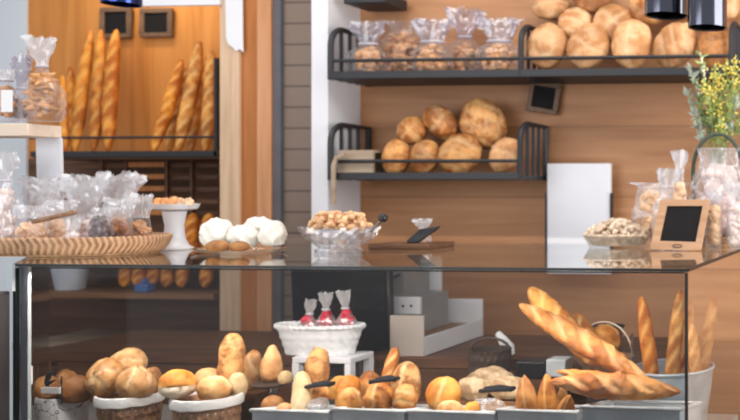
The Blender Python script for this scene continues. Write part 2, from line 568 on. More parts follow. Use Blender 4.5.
_ico = {}
def ico(n):
    if n not in _ico:
        bm = bmesh.new(); bmesh.ops.create_icosphere(bm, subdivisions=n, radius=1)
        bm.verts.index_update()
        _ico[n] = ([v.co.copy() for v in bm.verts], [tuple(v.index for v in f.verts) for f in bm.faces]); bm.free()
    return _ico[n]


def sstep(a, b, x):
    t = max(0.0, min(1.0, (x - a) / (b - a)))
    return t * t * (3 - 2 * t)


def cut_value(kind, x, y, seed):
    w = 0.09
    if kind == 'cross': d = min(abs(x), abs(y))
    elif kind == 'one': d = abs(y + 0.12 * math.sin(2.2 * x + seed))
    elif kind == 'oneup': d = abs(x + 0.12 * math.sin(2.2 * y + seed))
    elif kind == 'lines':
        d = abs((((y + 0.25 * x * x) * 1.6 + 0.5) % 1.0) - 0.5) / 1.6
    elif kind == 'diag':
        d = abs((((y + 0.7 * x) * 1.5 + 0.5) % 1.0) - 0.5) / 1.5
    elif kind == 'grid':
        d = min(abs(((x + y) * 1.4 % 1.0) - 0.5), abs(((x - y) * 1.4 % 1.0) - 0.5)) / 1.4
    elif kind == 'kaiser':
        r = math.hypot(x, y)
        d = abs(math.sin(2.5 * (math.atan2(y, x) + r * 1.0 + seed))) * 0.4 * (0.3 + r)
    elif kind == 'ring': d = abs(math.hypot(x, y) - 0.55)
    else: return 0.0
    return 1.0 - sstep(w * 0.5, w * 1.5, d)


def blob(mb, c, r, rot=None, seed=0, cut='none', wob=0.08, flat=0.6, sub=4, groove=0.09, waist=0.0, taper=0.0):
    """One loaf: ellipsoid with uneven crust; local +z is its scored top, its underside is flattened."""
    vs, fs = ico(sub)
    out, cv = [], []
    s3 = Vector((seed * 3.17, seed * 1.31, seed * 7.7))
    R = rot if rot is not None else Matrix.Identity(3)
    c = Vector(c)
    for d in vs:
        k = 1 + wob * noise.noise(d * 1.7 + s3) + 0.4 * wob * noise.noise(d * 4.6 + s3) + 0.22 * wob * noise.noise(d * 10 + s3)
        t = 0.0
        if d.z > -0.1:
            t = cut_value(cut, d.x, d.y, seed) * sstep(-0.1, 0.35, d.z)
            k -= groove * t
            k += groove * 0.5 * max(0.0, cut_value(cut, d.x * 0.93, d.y * 0.93 - 0.07, seed) - t)
        p = d * k
        if p.z < -flat: p.z = -flat + (p.z + flat) * 0.2
        if waist: 
            q = 1 - waist * math.exp(-((p.y) / 0.28) ** 2); p.x *= q; p.z *= q
        if taper: p.x *= 1 - taper * (p.y + 1) / 2; p.z *= 1 - 0.6 * taper * (p.y + 1) / 2
        out.append(R @ Vector((p.x * r[0], p.y * r[1], p.z * r[2])) + c)
        cv.append(t)
    mb.add(out, fs, None, cv)
    return mb


def rot_euler(x=0, y=0, z=0):
    return (Matrix.Rotation(math.radians(z), 3, 'Z') @ Matrix.Rotation(math.radians(y), 3, 'Y') @ Matrix.Rotation(math.radians(x), 3, 'X'))


def bread(name, label, cat, box, Y, depth, mat, cut='none', face='front', seed=1, roll=0, tilt=12, group=None, wob=0.08, waist=0, taper=0, flat=0.6, sub=4, groove=0.09):
    """A bread filling photo box (x0, y0, x1, y1) with its middle at distance Y; face: front = its scored top looks out at the shop, up = it lies flat."""
    x0, y0, x1, y1 = box
    c = at((x0 + x1) / 2, (y0 + y1) / 2, Y)
    k = mpp((x0 + x1) / 2, Y)
    w, h = (x1 - x0) / 2 * k, (y1 - y0) / 2 * k
    if face == 'front':
        R = rot_euler(0, roll, 0) @ rot_euler(90 - tilt, 0, 0)
        if 45 < abs(roll) % 180 < 135: w, h = h, w
        rr = (w, h, depth)
    else:
        R = rot_euler(tilt, roll * 0, roll)
        rr = (w, depth, h / (0.5 + flat * 0.5))
        c = c + Vector((0, 0, -h * (1 - flat) * 0.45))
    mb = MB()
    blob(mb, c, rr, R, seed, cut, wob, flat, sub, groove=groove if cut != 'kaiser' else 0.13, waist=waist, taper=taper)
    return mb.build(name, mat, None, True, label=label, cat=cat, group=group, angle=80)


def stick_mesh(p0, p1, r, seed=0, slashes=6, bend=0.0, rings=56, seg=20, point=0.5, squash=0.9, face=(0, -1, 0), twist=0.5, depth=0.2, rough=0.06):
    p0, p1 = Vector(p0), Vector(p1)
    L = (p1 - p0).length
    z = (p1 - p0).normalized()
    fy = Vector(face); fy = (fy - z * fy.dot(z)).normalized()
    fx = fy.cross(z).normalized()
    vs, fs, cv = [], [], []
    for i in range(rings + 1):
        u = i / rings
        e = abs(2 * u - 1)
        prof = max(0.0, 1 - e ** (3.2 - 1.6 * point)) ** (0.42 + 0.3 * point)
        base = p0 + z * (u * L) + fx * (bend * math.sin(PI * u)) * L
        for k in range(seg):
            a = 2 * PI * k / seg - PI
            rr = r * prof * (1 + 0.07 * noise.noise(Vector((math.cos(a) * 0.8, math.sin(a) * 0.8, u * L * 14 + seed * 5.3))) + rough * noise.noise(Vector((math.cos(a) * 2.2, math.sin(a) * 2.2, u * L * 40 + seed))))
            t = 0.0
            if slashes and abs(a) < 1.15 and 0.04 < u < 0.96:
                ph = (u * slashes + a * twist + seed * 0.37) % 1.0
                dd = abs(ph - 0.5)
                t = (1 - sstep(0.10, 0.24, dd)) * (1 - sstep(0.75, 1.15, abs(a)))
                rr *= 1 - depth * t
                rr *= 1 + 0.16 * (1 - sstep(0.0, 0.10, abs(ph - 0.24))) * (1 - sstep(0.8, 1.15, abs(a)))
            vs.append(base + fx * (math.sin(a) * rr) + fy * (math.cos(a) * rr * squash))
            cv.append(t * 0.8)
    for i in range(rings):
        for k in range(seg):
            l = (k + 1) % seg
            fs.append((i * seg + k, i * seg + l, (i + 1) * seg + l, (i + 1) * seg + k))
    return MB().add(vs, fs, None, cv)


def stick(name, label, cat, a, b, Ya, Yb, rpx, mat, seed=1, slashes=6, bend=0.0, group=None, **kw):
    p0, p1 = at(*a, Ya), at(*b, Yb)
    r = rpx * mpp((a[0] + b[0]) / 2, (Ya + Yb) / 2)
    return stick_mesh(p0, p1, r, seed, slashes, bend, **kw).build(name, mat, None, True, label=label, cat=cat, group=group, angle=80)


def pxbox(mb, px0, py0, px1, py1, Y, depth):
    """Box whose front face fills photo box at distance Y and which goes back by depth."""
    a, b = at(px0, py1, Y), at(px1, py0, Y)
    a2 = at(px0, py1, Y)
    z0 = (at(px0, py1, Y).z + at(px1, py1, Y).z) / 2
    z1 = (at(px0, py0, Y).z + at(px1, py0, Y).z) / 2
    return mb.box((a.x, Y, z0), (b.x, Y + depth, z1))


# ------------------------------------------------------------------ the setting
TOP = 1.245           # height of the glass counter top
CX0, CX1, CY0, CY1 = -2.823, -0.635, 2.5, 3.3
WALL = 4.2
CYT = 3.62           # the glass top runs on over the work counter
DECK = 0.60
WORK = 0.80

MB().box((-7.5, -1.0, -0.1), (3.0, 6.0, 0.0)).build('floor', 'floor', kind='structure', smooth=False)
xa = at(356, 100, WALL).x
MB().box((xa - 0.35, WALL, 0), (3.0, WALL + 0.12, 3.2)).build('wall_back', 'wall_wood', kind='structure', smooth=False)
# white pier between the shop wall and the tiled strip
x0 = at(311.5, 100, 3.95).x
x1 = at(328, 100, 3.95).x
MB().prism([(x0, 0), (x1, 0), (x1, 3.2), (x0, 3.2)], 3.95, WALL + 0.02).build('wall_pier', 'white_paint', kind='structure', smooth=False)
# tiled strip and its dark edge
x0 = at(281, 100, 4.03).x; x1 = at(313, 100, 4.03).x
MB().box((x0, 4.03, 0), (x1 + 0.02, 4.3, 3.2)).build('wall_tiled', 'tile', kind='structure', smooth=False)
x0 = at(272.5, 100, 4.005).x; x1 = at(280.5, 100, 4.005).x
MB().box((x0, 4.005, 0), (x1, 4.2, 3.2)).build('trim_1', 'trim_grey', kind='structure', smooth=False)
# orange wooden cheek beside the bread alcove
x0 = at(240, 100, 4.0).x; x1 = at(272, 100, 4.0).x
mb = MB().box((x0, 4.0, 0), (x1, 4.6, 3.2))
mb.build('wall_cheek', 'orange_wood', kind='structure', smooth=False)
xm0 = at(257, 100, 3.994).x; xm1 = at(271, 100, 3.994).x
MB().box((xm0, 3.994, 0), (xm1, 3.999, 3.2)).build('trim_2', 'cheek_light', kind='structure', smooth=False)
x0 = at(219.5, 100, 3.99).x; x1 = at(240, 100, 3.99).x
MB().box((x0, 3.99, 0), (x1, 4.6, 3.2)).build('trim_3', 'pine', kind='structure', smooth=False, bevel=0.004)
xm0 = at(232, 100, 3.98).x; xm1 = at(239, 100, 3.98).x
MB().box((xm0, 3.98, 0), (xm1, 3.989, 3.2)).build('trim_4', 'pine', kind='structure', smooth=False)
# alcove back and the pale wall at its side
xl = at(26, 100, 4.485).x
xr = x0
MB().box((xl - 0.6, 4.5, 1.661), (xr + 0.12, 4.6, 3.2)).build('wall_alcove', 'alcove_wood', kind='structure', smooth=False)
MB().box((xl - 0.6, 4.5, 0), (xr + 0.12, 4.6, 1.66)).build('wall_alcove_lower', 'dark_wood', kind='structure', smooth=False)  # dark tone stands in for shade behind and below the counter
MB().box((-7.5, 4.485, 0), (xl, 4.499, 3.2)).build('wall_left', 'blue_white', kind='structure', smooth=False)

# ------------------------------------------------------------------ bread rack in the alcove
zr = at(140, 154, 4.15).z
t = thing('bread_rack', 'tall wooden bread rack with black rails and dark slats holding the upright baguettes', 'rack', (at(140, 154, 4.3).x, 4.3, 0))
rx0, rx1 = at(30, 150, 4.15).x, at(219, 150, 4.15).x - 0.004
mb = MB(); pxbox(mb, 30, 151, 218, 157, 4.15, 0.02); mb.build('shelf_edge', 'black_metal', t, bevel=0.003)
mb = MB().box((rx0, 4.172, zr - 0.025), (rx1, 4.49, zr)); mb.build('shelf', 'dark_wood', t)
a, b = at(30, 138, 4.155), at(218, 138, 4.155)
MB().tube([(a.x, 4.155, a.z), (b.x, 4.155, a.z)], 0.007).build('rail', 'black_metal', t)
a, b = at(216, 58, 4.155), at(216, 157, 4.155)
MB().box((a.x - 0.008, 4.15, b.z), (a.x + 0.008, 4.17, a.z)).build('post', 'black_metal', t)
for i, y in enumerate((163, 175, 187, 199, 211)):
    mb = MB(); pxbox(mb, 60, y, 218, y + 5, 4.36, 0.02)
    mb.build('slat', 'dark_wood', t, bevel=0.003)
    mb = MB(); pxbox(mb, 124, y - 1, 164, y + 4, 4.35, 0.009)
    mb.build('board', 'orange_wood', t, bevel=0.002, label='short orange board')
for px in (100, 124, 165, 190):
    mb = MB(); pxbox(mb, px, 160, px + 2.2, 216, 4.34, 0.015)
    mb.build('divider', 'dark_wood', t)
z2 = at(140, 248, 4.2).z
MB().box((rx0, 4.17, z2 - 0.03), (rx1, 4.49, z2)).build('lower_shelf', 'mid_wood', t)
z3 = at(120, 292, 4.15).z
MB().box((rx0, 4.12, z3 - 0.03), (rx1, 4.49, z3)).build('lower_shelf', 'mid_wood', t)
z4 = at(120, 343, 4.1).z
MB().box((rx0, 4.06, z4 - 0.035), (rx1, 4.49, z4)).build('lower_shelf', 'grey_wood', t, label='pale worn lower shelf')
MB().box((rx0, 4.08, z4 - 0.30), (rx1, 4.12, z4 - 0.04)).build('drawer_front', 'mid_wood', t)
MB().box((rx0, 4.12, 0.0), (rx1, 4.49, z4 - 0.32)).build('plinth', 'dark_wood', t)

gl = 'baguettes standing in the rack'
BL = [  # top px, bottom px, Y top/bottom, label
    ((91, 30), (75, 152), 4.36, 4.24, 5.6, 'tall leaning baguette, first of the three big twisted ones under the framed slates'),
    ((101, 29), (93, 152), 4.36, 4.24, 5.8, 'tall baguette in the middle of the three big twisted ones in the rack'),
    ((116.5, 29), (108, 152), 4.36, 4.24, 6.2, 'tall upright baguette just below the slate partly hidden by the blue lamp'),
    ((70, 66), (70, 153), 4.42, 4.36, 4.2, 'short dark baguette half hidden behind the tall leaning ones in the rack'),
    ((62.5, 75), (66, 153), 4.30, 4.24, 3.8, 'shortest dark baguette at the rack end next to the bag of biscotti'),
    ((182, 58), (153, 152), 4.36, 4.24, 5.6, 'most slanted golden baguette of the bundle by the pine post'),
    ((190, 62), (168, 152), 4.44, 4.36, 5.2, 'golden baguette tucked behind the slanted ones beside the pine post'),
    ((200, 40), (178, 152), 4.36, 4.245, 6.2, 'tallest golden baguette of the slanted bundle by the pine post'),
    ((206, 56), (190, 152), 4.45, 4.36, 5.2, 'pale baguette peeping out behind the tallest one by the pine post'),
    ((211.5, 50), (205, 152), 4.36, 4.24, 5.8, 'steep pale baguette against the dark rack post near the pine post'),
]
for i, (a, b, Ya, Yb, r, lab) in enumerate(BL):
    r *= 1.06
    b = (b[0], 190 - (zr + 0.012 - CZ) / mpp(b[0], Yb))
    stick('baguette', lab, 'baguette', b, a, Yb, Ya, r, 'c_bag_orange' if i < 6 else 'c_bag', seed=i + 1, slashes=7, group=gl, bend=0.012 * (-1) ** i, point=0.35)
gl2 = 'short batons on the lower rack shelf'
for i, (px, rr, lab) in enumerate(((124, 6, 'small orange baton on the low rack shelf farthest from the pine post'),
                       (138, 6.5, 'small orange baton below the cake stand seen through the glass'),
                       (152, 6, 'third small orange baton on the low rack shelf counted from the pale wall'),
                       (166, 6, 'fourth small orange baton on the low rack shelf counted from the pale wall'),
                       (181, 6, 'fifth small orange baton on the low rack shelf counted from the pale wall'),
                       (205, 6, 'last small orange baton on the low rack shelf next to the pine post'),
                       (190.5, 7, 'fat orange baton standing behind the white cake stand'),
                       (206.5, 7, 'fat orange baton standing behind the meringues beside the pine post'))):
    top = 262 if (px != 190.5 and px != 206.5) else 213
    yb = 190 - ((z3 if (px != 190.5 and px != 206.5) else z2) + 0.012 - CZ) / mpp(px, 4.26)
    stick('baton', lab, 'bread', (px, yb), (px + 3, top), 4.23, 4.27, rr, 'c_bag_orange', seed=20 + i, slashes=3, group=gl2)

# objects on the lower rack shelves, seen through the case
t = thing('tub', 'white tapered plastic tub on the rack shelf behind the case', 'tub', at(67, 291, 4.2))
c = at(67, 291, 4.22); k = mpp(67, 4.22)
MB().lathe([(15 * k, 0), (20 * k, 26 * k), (20.6 * k, 26 * k), (20.6 * k, 27.5 * k), (19 * k, 27.5 * k), (14 * k, 2 * k), (0, 2 * k)], 28, (c.x, c.y + 0.02, z3 + 0.001), 0.78, 0.78).build('body', 'tub_white', t)
z3 += 0.001
mb = MB(); c = at(145, 292, 4.155)
mb.box((c.x - 0.035, 4.128, z3), (c.x + 0.035, 4.18, z3 + 0.045)); mb.lathe([(0.015, 0), (0.015, 0.025), (0.0, 0.025)], 16, (c.x, c.y, z3 + 0.045))
mb.build('bottle_box', 'blue_plastic', bevel=0.006, label='small blue plastic container on the dark rack shelf behind the case glass', cat='container')

# ------------------------------------------------------------------ framed slates, papers, lamps
def slate(box, Y, label, tilt=0, clip=False, fw=4.5, thick=0.02):
    x0, y0, x1, y1 = box
    c = at((x0 + x1) / 2, (y0 + y1) / 2, Y); k = mpp((x0 + x1) / 2, Y)
    w, h = (x1 - x0) / 2 * k, (y1 - y0) / 2 * k
    f = fw * k
    R = Matrix.Translation(c) @ Matrix.Rotation(math.radians(tilt), 4, 'Y')
    t = thing('framed_slate', label, 'sign', c)
    mb = MB()
    mb.box((-w, 0, h - f), (w, thick, h), R); mb.box((-w, 0, -h), (w, thick, -h + f), R)
    mb.box((-w, 0, -h + f), (-w + f, thick, h - f), R); mb.box((w - f, 0, -h + f), (w, thick, h - f), R)
    mb.build('frame', 'frame_dark', t, bevel=0.004)
    MB().box((-w + f, thick * 0.5, -h + f), (w - f, thick * 0.9, h - f), R).build('slate_board', 'slate', t)
    if clip:
        m2 = MB()
        for q in (-0.5, 0.0, 0.5):
            m2.box((q * w - 0.012, -0.004, h), (q * w + 0.012, thick, h + 0.012), R)
        m2.build('clip', 'black_metal', t)
    return t

slate((98, 7, 131, 38), 4.47, 'small dark framed slate on the alcove back, partly behind the blue lamp')
slate((138, 8, 172, 37), 4.47, 'small dark framed slate alone on the orange alcove back nearest the pine post')
slate((527, 81, 559, 113), 4.16, 'small tilted dark framed slate hung below the loaf shelf on the wood wall', tilt=9, clip=True)

mb = MB(); pxbox(mb, 139, -22, 219, 5.5, 3.97, 0.02)
mb.build('header_sign', 'paper', bevel=0.002, label='blank white card strip across the top of the alcove opening', cat='sign')
# hanging paper with a ragged lower edge
ps = [(224, -25), (242, -25), (242.5, 30), (243, 52), (240, 49), (236, 51), (232, 47), (228, 44), (226, 38), (225.5, 10)]
pts = [(at(x, y, 3.972).x, at(x, y, 3.972).z) for x, y in ps]
MB().prism(pts, 3.972, 3.976).build('hanging_paper', 'paper', label='white paper sheet with torn lower edge hanging on the pine post', cat='paper')

def pendant(px0, px1, pyb, Y, mat, label, group=None):
    c = at((px0 + px1) / 2, pyb, Y); k = mpp((px0 + px1) / 2, Y); r = (px1 - px0) / 2 * k
    t = thing('pendant_lamp', label, 'lamp', c, group)
    H = 0.36
    MB().lathe([(r * 0.93, 0.004), (r, 0), (r, H - 0.03), (r * 0.85, H), (0.02, H + 0.015), (0.018, H + 0.01), (r * 0.8, H - 0.012), (r * 0.93, H - 0.04)], 40, c, closed=True).build('lamp_shade', mat, t)
    MB().lathe([(0.0, H + 0.05), (0.02, H + 0.05), (0.022, H + 0.01), (0.0, H + 0.01)], 16, c).build('cap', 'chrome', t)
    MB().tube([c + Vector((0, 0, H + 0.04)), c + Vector((0, 0, 1.1))], 0.004).build('cord', 'black_plastic', t)
    MB().lathe([(0, 0.02), (0.025, 0.03), (0.032, 0.06), (0.018, 0.1), (0.016, 0.14), (0, 0.14)], 16, c + Vector((0, 0, 0.08))).build('bulb', 'china', t)

pendant(105, 138, 4.5, 3.3, 'lamp_blue', 'dark blue pendant lamp whose rim shows above the tall baguettes')
pendant(645, 688, 16, 3.0, 'lamp_black', 'glossy black pendant lamp hanging higher, next to the lower one before the loaves')
pendant(688, 727, 28, 2.9, 'lamp_black', 'glossy black pendant lamp hanging lowest, in front of the rectangular loaf')
mb = MB(); pxbox(mb, 343, -8, 384, 3.2, 3.97, 0.2)
mb.build('wall_bracket', 'black_metal', bevel=0.006, label='black bar at the top of the white pier above the biscuit bags', cat='fixture')  # lower edge of a black wall bracket, not a lamp

# ------------------------------------------------------------------ wall shelves
def wall_shelf(label, px0, px1, y_rail, y_top, y_bot, y_brk, brackets, Yf):
    t = thing('wall_shelf', label, 'shelf', at((px0 + px1) / 2, y_bot, Yf))
    zt = at((px0 + px1) / 2, y_top, Yf).z; zb = at((px0 + px1) / 2, y_bot, Yf).z
    xa, xb = at(px0, y_bot, Yf).x, at(px1, y_bot, Yf).x
    MB().box((xa, Yf, zb), (xb, Yf + 0.022, zt)).build('front_bar', 'black_metal', t, bevel=0.004)
    MB().box((xa, Yf + 0.0225, zb + 0.004), (xb, WALL - 0.004, zb + 0.022)).build('board', 'black_metal', t)
    zr = at((px0 + px1) / 2, y_rail, Yf).z
    MB().tube([(xa, Yf + 0.01, zr), (xb, Yf + 0.01, zr)], 0.0085).build('rail', 'black_metal', t)
    zk = at((px0 + px1) / 2, y_brk, Yf).z
    for px in brackets:
        bx = at(px, y_bot, Yf).x
        mb = MB()
        H = zk - zb
        Rr = 0.09
        path = [(bx, Yf + 0.012, zb)]
        path.append((bx, Yf + 0.012, zk - Rr))
        for q in range(1, 7):
            a = q / 6 * PI / 2
            path.append((bx, Yf + 0.012 + Rr * (1 - math.cos(a)), zk - Rr + Rr * math.sin(a)))
        path.append((bx, WALL - 0.02, zk)); path.append((bx, WALL - 0.02, zb))
        mb.tube(path, 0.014, 8)
        for yy in (Yf + 0.09, Yf + 0.155, Yf + 0.22):
            mb.tube([(bx, yy, zb), (bx, yy, zk - 0.003)], 0.009, 8)
        mb.build('bracket', 'black_metal', t)
    return zt, zb + 0.022

zU, zUb = wall_shelf('long upper black metal wall shelf with bagged biscuits and big loaves', 327, 735, 58, 69, 77, 23, (329, 520, 731), 3.88)
zL, zLb = wall_shelf('short lower black metal wall shelf with a pile of round loaves', 327, 521, 161, 172.5, 180, 123, (329, 519), 3.88)

# biscuit bags and loaves
def lumps(mb, c, rx, ry, z0, z1, n, size, seed, shape='ball', width=lambda u: 1.0):
    rnd = random.Random(seed)
    vs, fs = ico(2)
    for i in range(n):
        u = rnd.random()
        a = rnd.random() * 2 * PI
        q = math.sqrt(rnd.random()) * 0.8
        w = width(u)
        p = Vector((c[0] + rx * w * q * math.cos(a), c[1] + ry * w * q * math.sin(a), z0 + (z1 - z0) * (0.06 + 0.86 * u)))
        R = Matrix.Rotation(rnd.random() * 6.28, 3, 'Z') @ Matrix.Rotation(rnd.uniform(-1.0, 1.0), 3, 'X') @ Matrix.Rotation(rnd.uniform(-.8, .8), 3, 'Y')
        s = size * rnd.uniform(0.75, 1.2)
        sx, sy, sz = {'ball': (1, .9, .8), 'finger': (1.9, .62, .55), 'slice': (1.2, .35, .9), 'chunk': (1.1, .9, .75)}[shape]
        o = rnd.random() * 50
        pts = []
        for v in vs:
            k = 1 + 0.22 * noise.noise(v * 1.5 + Vector((o, 0, 0)))
            pts.append(p + R @ Vector((v.x * sx * s * k, v.y * sy * s * k, v.z * sz * s * k)))
        mb.add(pts, fs)
    return mb


RUF = {'cello_dim': 'ruffle_dim', 'cello': 'ruffle_white', 'cello_milky': 'ruffle_white', 'film_clear': 'ruffle_white'}


def bag(label, box, Y, depth, fill='biscuit', shape='ball', n=26, size=0.018, seed=1, neck=0.66, neckw=0.25, flare=0.75, lean=0.0, wrap='cello',
        group=None, tag=None, cat='bag', fillh=0.9, puff=0.0, name='cellophane_bag', tie=True):
    """Clear gift bag: filled body, pinched neck, ruffled top. neck = share of the height where it is tied."""
    x0, y0, x1, y1 = box
    c = at((x0 + x1) / 2, y1, Y); k = mpp((x0 + x1) / 2, Y)
    W, H = (x1 - x0) / 2 * k * 0.9, (y1 - y0) * k
    t = thing(name, label, cat, c, group)
    mb = MB()
    seg, rows = 52, 40
    s3 = Vector((seed * 2.3, seed * 0.7, seed * 1.9))
    vs, fs = [], []
    for i in range(rows + 1):
        u = i / rows
        if u < neck:
            q = u / neck
            body = min(1.0, 0.86 + 1.2 * q) if q < 0.12 else 1.0
            body *= 1 - (1 - neckw) * sstep(0.45 - puff * 0.3, 1.0, q) 
            wx, wy = W * body, depth * body
        else:
            q = (u - neck) / (1 - neck)
            wv = neckw + (flare - neckw) * sstep(0, 0.8, q)
            wx, wy = W * wv, max(depth * neckw * 0.8, depth * wv * 0.6)
        for j in range(seg):
            a = 2 * PI * j / seg
            d = Vector((math.cos(a), math.sin(a), u * 2.4))
            am = 0.13 if u < neck else 0.15 + 0.34 * (u - neck) / (1 - neck)
            if u < 0.03: am = 0.03
            rr = 1 + am * noise.noise(d * 1.9 + s3) + am * 0.9 * noise.noise(d * 4.2 + s3) + am * 0.6 * noise.noise(d * 8.5 + s3)
            if u > neck:
                rr += 0.22 * math.sin(a * 7 + seed) * (u - neck) / (1 - neck)
            px = abs(math.cos(a)) ** 0.8 * (1 if math.cos(a) >= 0 else -1)
            py = abs(math.sin(a)) ** 0.8 * (1 if math.sin(a) >= 0 else -1)
            zz = u * H
            if u > neck: zz += 0.10 * H * (1 - neck) * noise.noise(d * 2.6 + s3) * (u - neck) / (1 - neck) * 2
            vs.append((c.x + px * wx * rr + lean * H * u, c.y + py * wy * rr, c.z + zz))
    for i in range(rows):
        for j in range(seg):
            l = (j + 1) % seg
            fs.append((i * seg + j, i * seg + l, (i + 1) * seg + l, (i + 1) * seg + j))
    fs.append(tuple(range(seg - 1, -1, -1)))
    cutr = int(neck * rows) + 1
    lowf = [f for f in fs if min(f) < cutr * seg]
    upf = [f for f in fs if min(f) >= cutr * seg]
    if neck > 0.8:
        mb.add(vs, fs); mb.build('wrapper', wrap, t, angle=28)
    else:
        mb.add(vs[:(cutr + 1) * seg], lowf); mb.build('wrapper', wrap, t, angle=28)
        off = cutr * seg
        MB().add(vs[off:], [tuple(q - off for q in f) for f in upf]).build('ruffle', RUF.get(wrap, 'cello_milky'), t, angle=28)
    if fill:
        fm = MB()
        hh = neck * H * fillh
        lumps(fm, (c.x + lean * hh * 0.5, c.y), max(0.006, W - size * 0.9), max(0.006, depth - size * 0.9), c.z + size * 0.95, c.z + hh, n, size, seed, shape,
              width=lambda u: 1 - (1 - neckw) * sstep(0.45, 1.0, u * fillh))
        fm.build('filling', fill, t)
    if tie:
        zt = c.z + neck * H
        r = W * neckw * 1.12
        pts = [(c.x + lean * H * neck + r * math.cos(q / 16 * 2 * PI), c.y + depth * neckw * 1.2 * math.sin(q / 16 * 2 * PI), zt) for q in range(16)]
        MB().tube(pts, 0.004, 6, closed=True).build('tie', 'ribbon', t)
    if tag:
        tx0, ty0, tx1, ty1 = tag
        m = MB(); pxbox(m, tx0, ty0, tx1, ty1, Y - depth * 1.12, 0.003); m.build('paper_label', 'label_white', t)
    return t

gB = 'biscuit bags on the upper wall shelf'
BAGS = [
    ((346, 16, 388, 70), 3.955, 0.045, 'ball', .6, 'small bag of biscuits at the white pier end of the upper shelf', .06, .42),
    ((376, 12, 426, 70), 4.07, 0.06, 'finger', .86, 'tallest bag, filled with long biscotti up to its leaning top', .1, .5),
    ((412, 14, 453, 70), 3.955, 0.045, 'chunk', .6, 'bag with a wide ruffled top, between the biscotti bag and the pointed bag', .0, .55),
    ((442, 1, 488, 70), 4.07, 0.06, 'ball', .6, 'bag of biscuits with a tall narrow pointed top on the upper shelf', .0, .3),
    ((474, 14, 521, 70), 3.955, 0.045, 'ball', .6, 'bag of nutty biscuits touching the shelf bracket beside the loaves', .12, .5),
]
for i, (bx, Y, d, sh, nk, lab, lean, nw) in enumerate(BAGS):
    bx = (bx[0] - 1.5, bx[1], bx[2] + 1.5, 69.5)
    o = bag(lab, bx, Y, d, 'biscuit' if i != 1 else 'biscuit', sh, 80, 0.018 if sh != 'finger' else 0.022, 10 + i, nk, nw, 0.8, lean * 0.5, 'cello_dim', gB, puff=-0.6, tie=i != 1)
    o.location.z = zUb + 0.001

gS = 'big loaves on the upper wall shelf'
UP = [
    ((527, 22, 567, 70), 3.95, 'c_boule', 'ring', 'plain round loaf on the upper shelf nearest the biscuit bags', 0),
    ((568, 22, 609, 70), 3.95, 'c_boule', 'one', 'round floury loaf second from the shelf bracket in the front row', 20),
    ((611, 18, 653, 70), 3.95, 'c_boule', 'oneup', 'loaf with one upright slash in the middle of the upper shelf front row', 0),
    ((655, 20, 695, 70), 3.95, 'c_boule', 'diag', 'sunlit loaf with slanting slashes under the higher black lamp', 35),
    ((698, 22, 731, 70), 3.95, 'c_boule_dark', 'none', 'brown squarish loaf under the lowest black lamp', 0),
]
for i, (bx, Y, mt, ct, lab, rl) in enumerate(UP):
    bread('loaf', lab, 'bread', bx, Y, 0.05, mt, ct, 'front', 31 + i, rl, 10, gS, 0.07)
UP2 = [
    ((532, -9, 570, 22), 4.11, 'c_boule', 'one', 'round loaf on top of the pile, at its end above the biscuit bags side'),
    ((558, 6, 592, 40), 4.035, 'c_boule', 'lines', 'small floury loaf wedged behind the plain and the floury front loaves'),
    ((572, -19, 610, 14), 4.12, 'c_boule_dark', 'none', 'loaf cut by the top edge of the photo above the floury front loaf'),
    ((594, 2, 634, 44), 4.055, 'c_boule', 'cross', 'loaf lying behind the loaf with one upright slash'),
    ((629, -14, 668, 26), 4.09, 'c_boule_gold', 'one', 'loaf in the back row beside the higher black lamp'),
    ((664, -16, 702, 24), 4.07, 'c_boule_gold', 'none', 'back row loaf mostly hidden by the two black lamps'),
    ((704, -16, 740, 22), 4.07, 'c_boule', 'lines', 'pale back row loaf beside the lowest black lamp at the shelf end'),
]
for i, (bx, Y, mt, ct, lab) in enumerate(UP2):
    bread('loaf', lab, 'bread', bx, Y, 0.04, mt, ct, 'front', 41 + i, 15 * i, 20, gS, 0.08)

gP = 'loaves piled on the lower wall shelf'
LO = [
    ((382, 139, 411, 175), 3.96, 'c_boule_gold', 'none', 0.05, 'smallest smooth round loaf in front beside the grey wooden tray'),
    ((410.5, 139, 439, 175), 3.96, 'c_boule_gold', 'one', 0.05, 'small loaf with a pale slash, second in the front row of the lower shelf'),
    ((438.5, 133, 480, 176), 3.96, 'c_boule_gold', 'lines', 0.055, 'largest front loaf with dark striped crust on the lower shelf'),
    ((491, 136, 520, 174), 4.0, 'c_boule', 'one', 0.05, 'loaf on the lower shelf partly behind the end bracket'),
    ((398, 116, 427, 146), 4.045, 'c_boule_gold', 'cross', 0.045, 'small crusty loaf resting on top of the two smallest loaves'),
    ((427, 102, 455, 142), 4.05, 'c_boule_gold', 'oneup', 0.05, 'upright loaf with a dark side in the upper row of the pile'),
    ((462, 97, 504, 150), 4.06, 'c_boule_gold', 'grid', 0.055, 'biggest scored round loaf standing highest on the lower shelf'),
]
for i, (bx, Y, mt, ct, d, lab) in enumerate(LO):
    bread('loaf', lab, 'bread', bx, Y, d, mt, ct, 'front', 51 + i, 10 * i, 14, gP, 0.08)
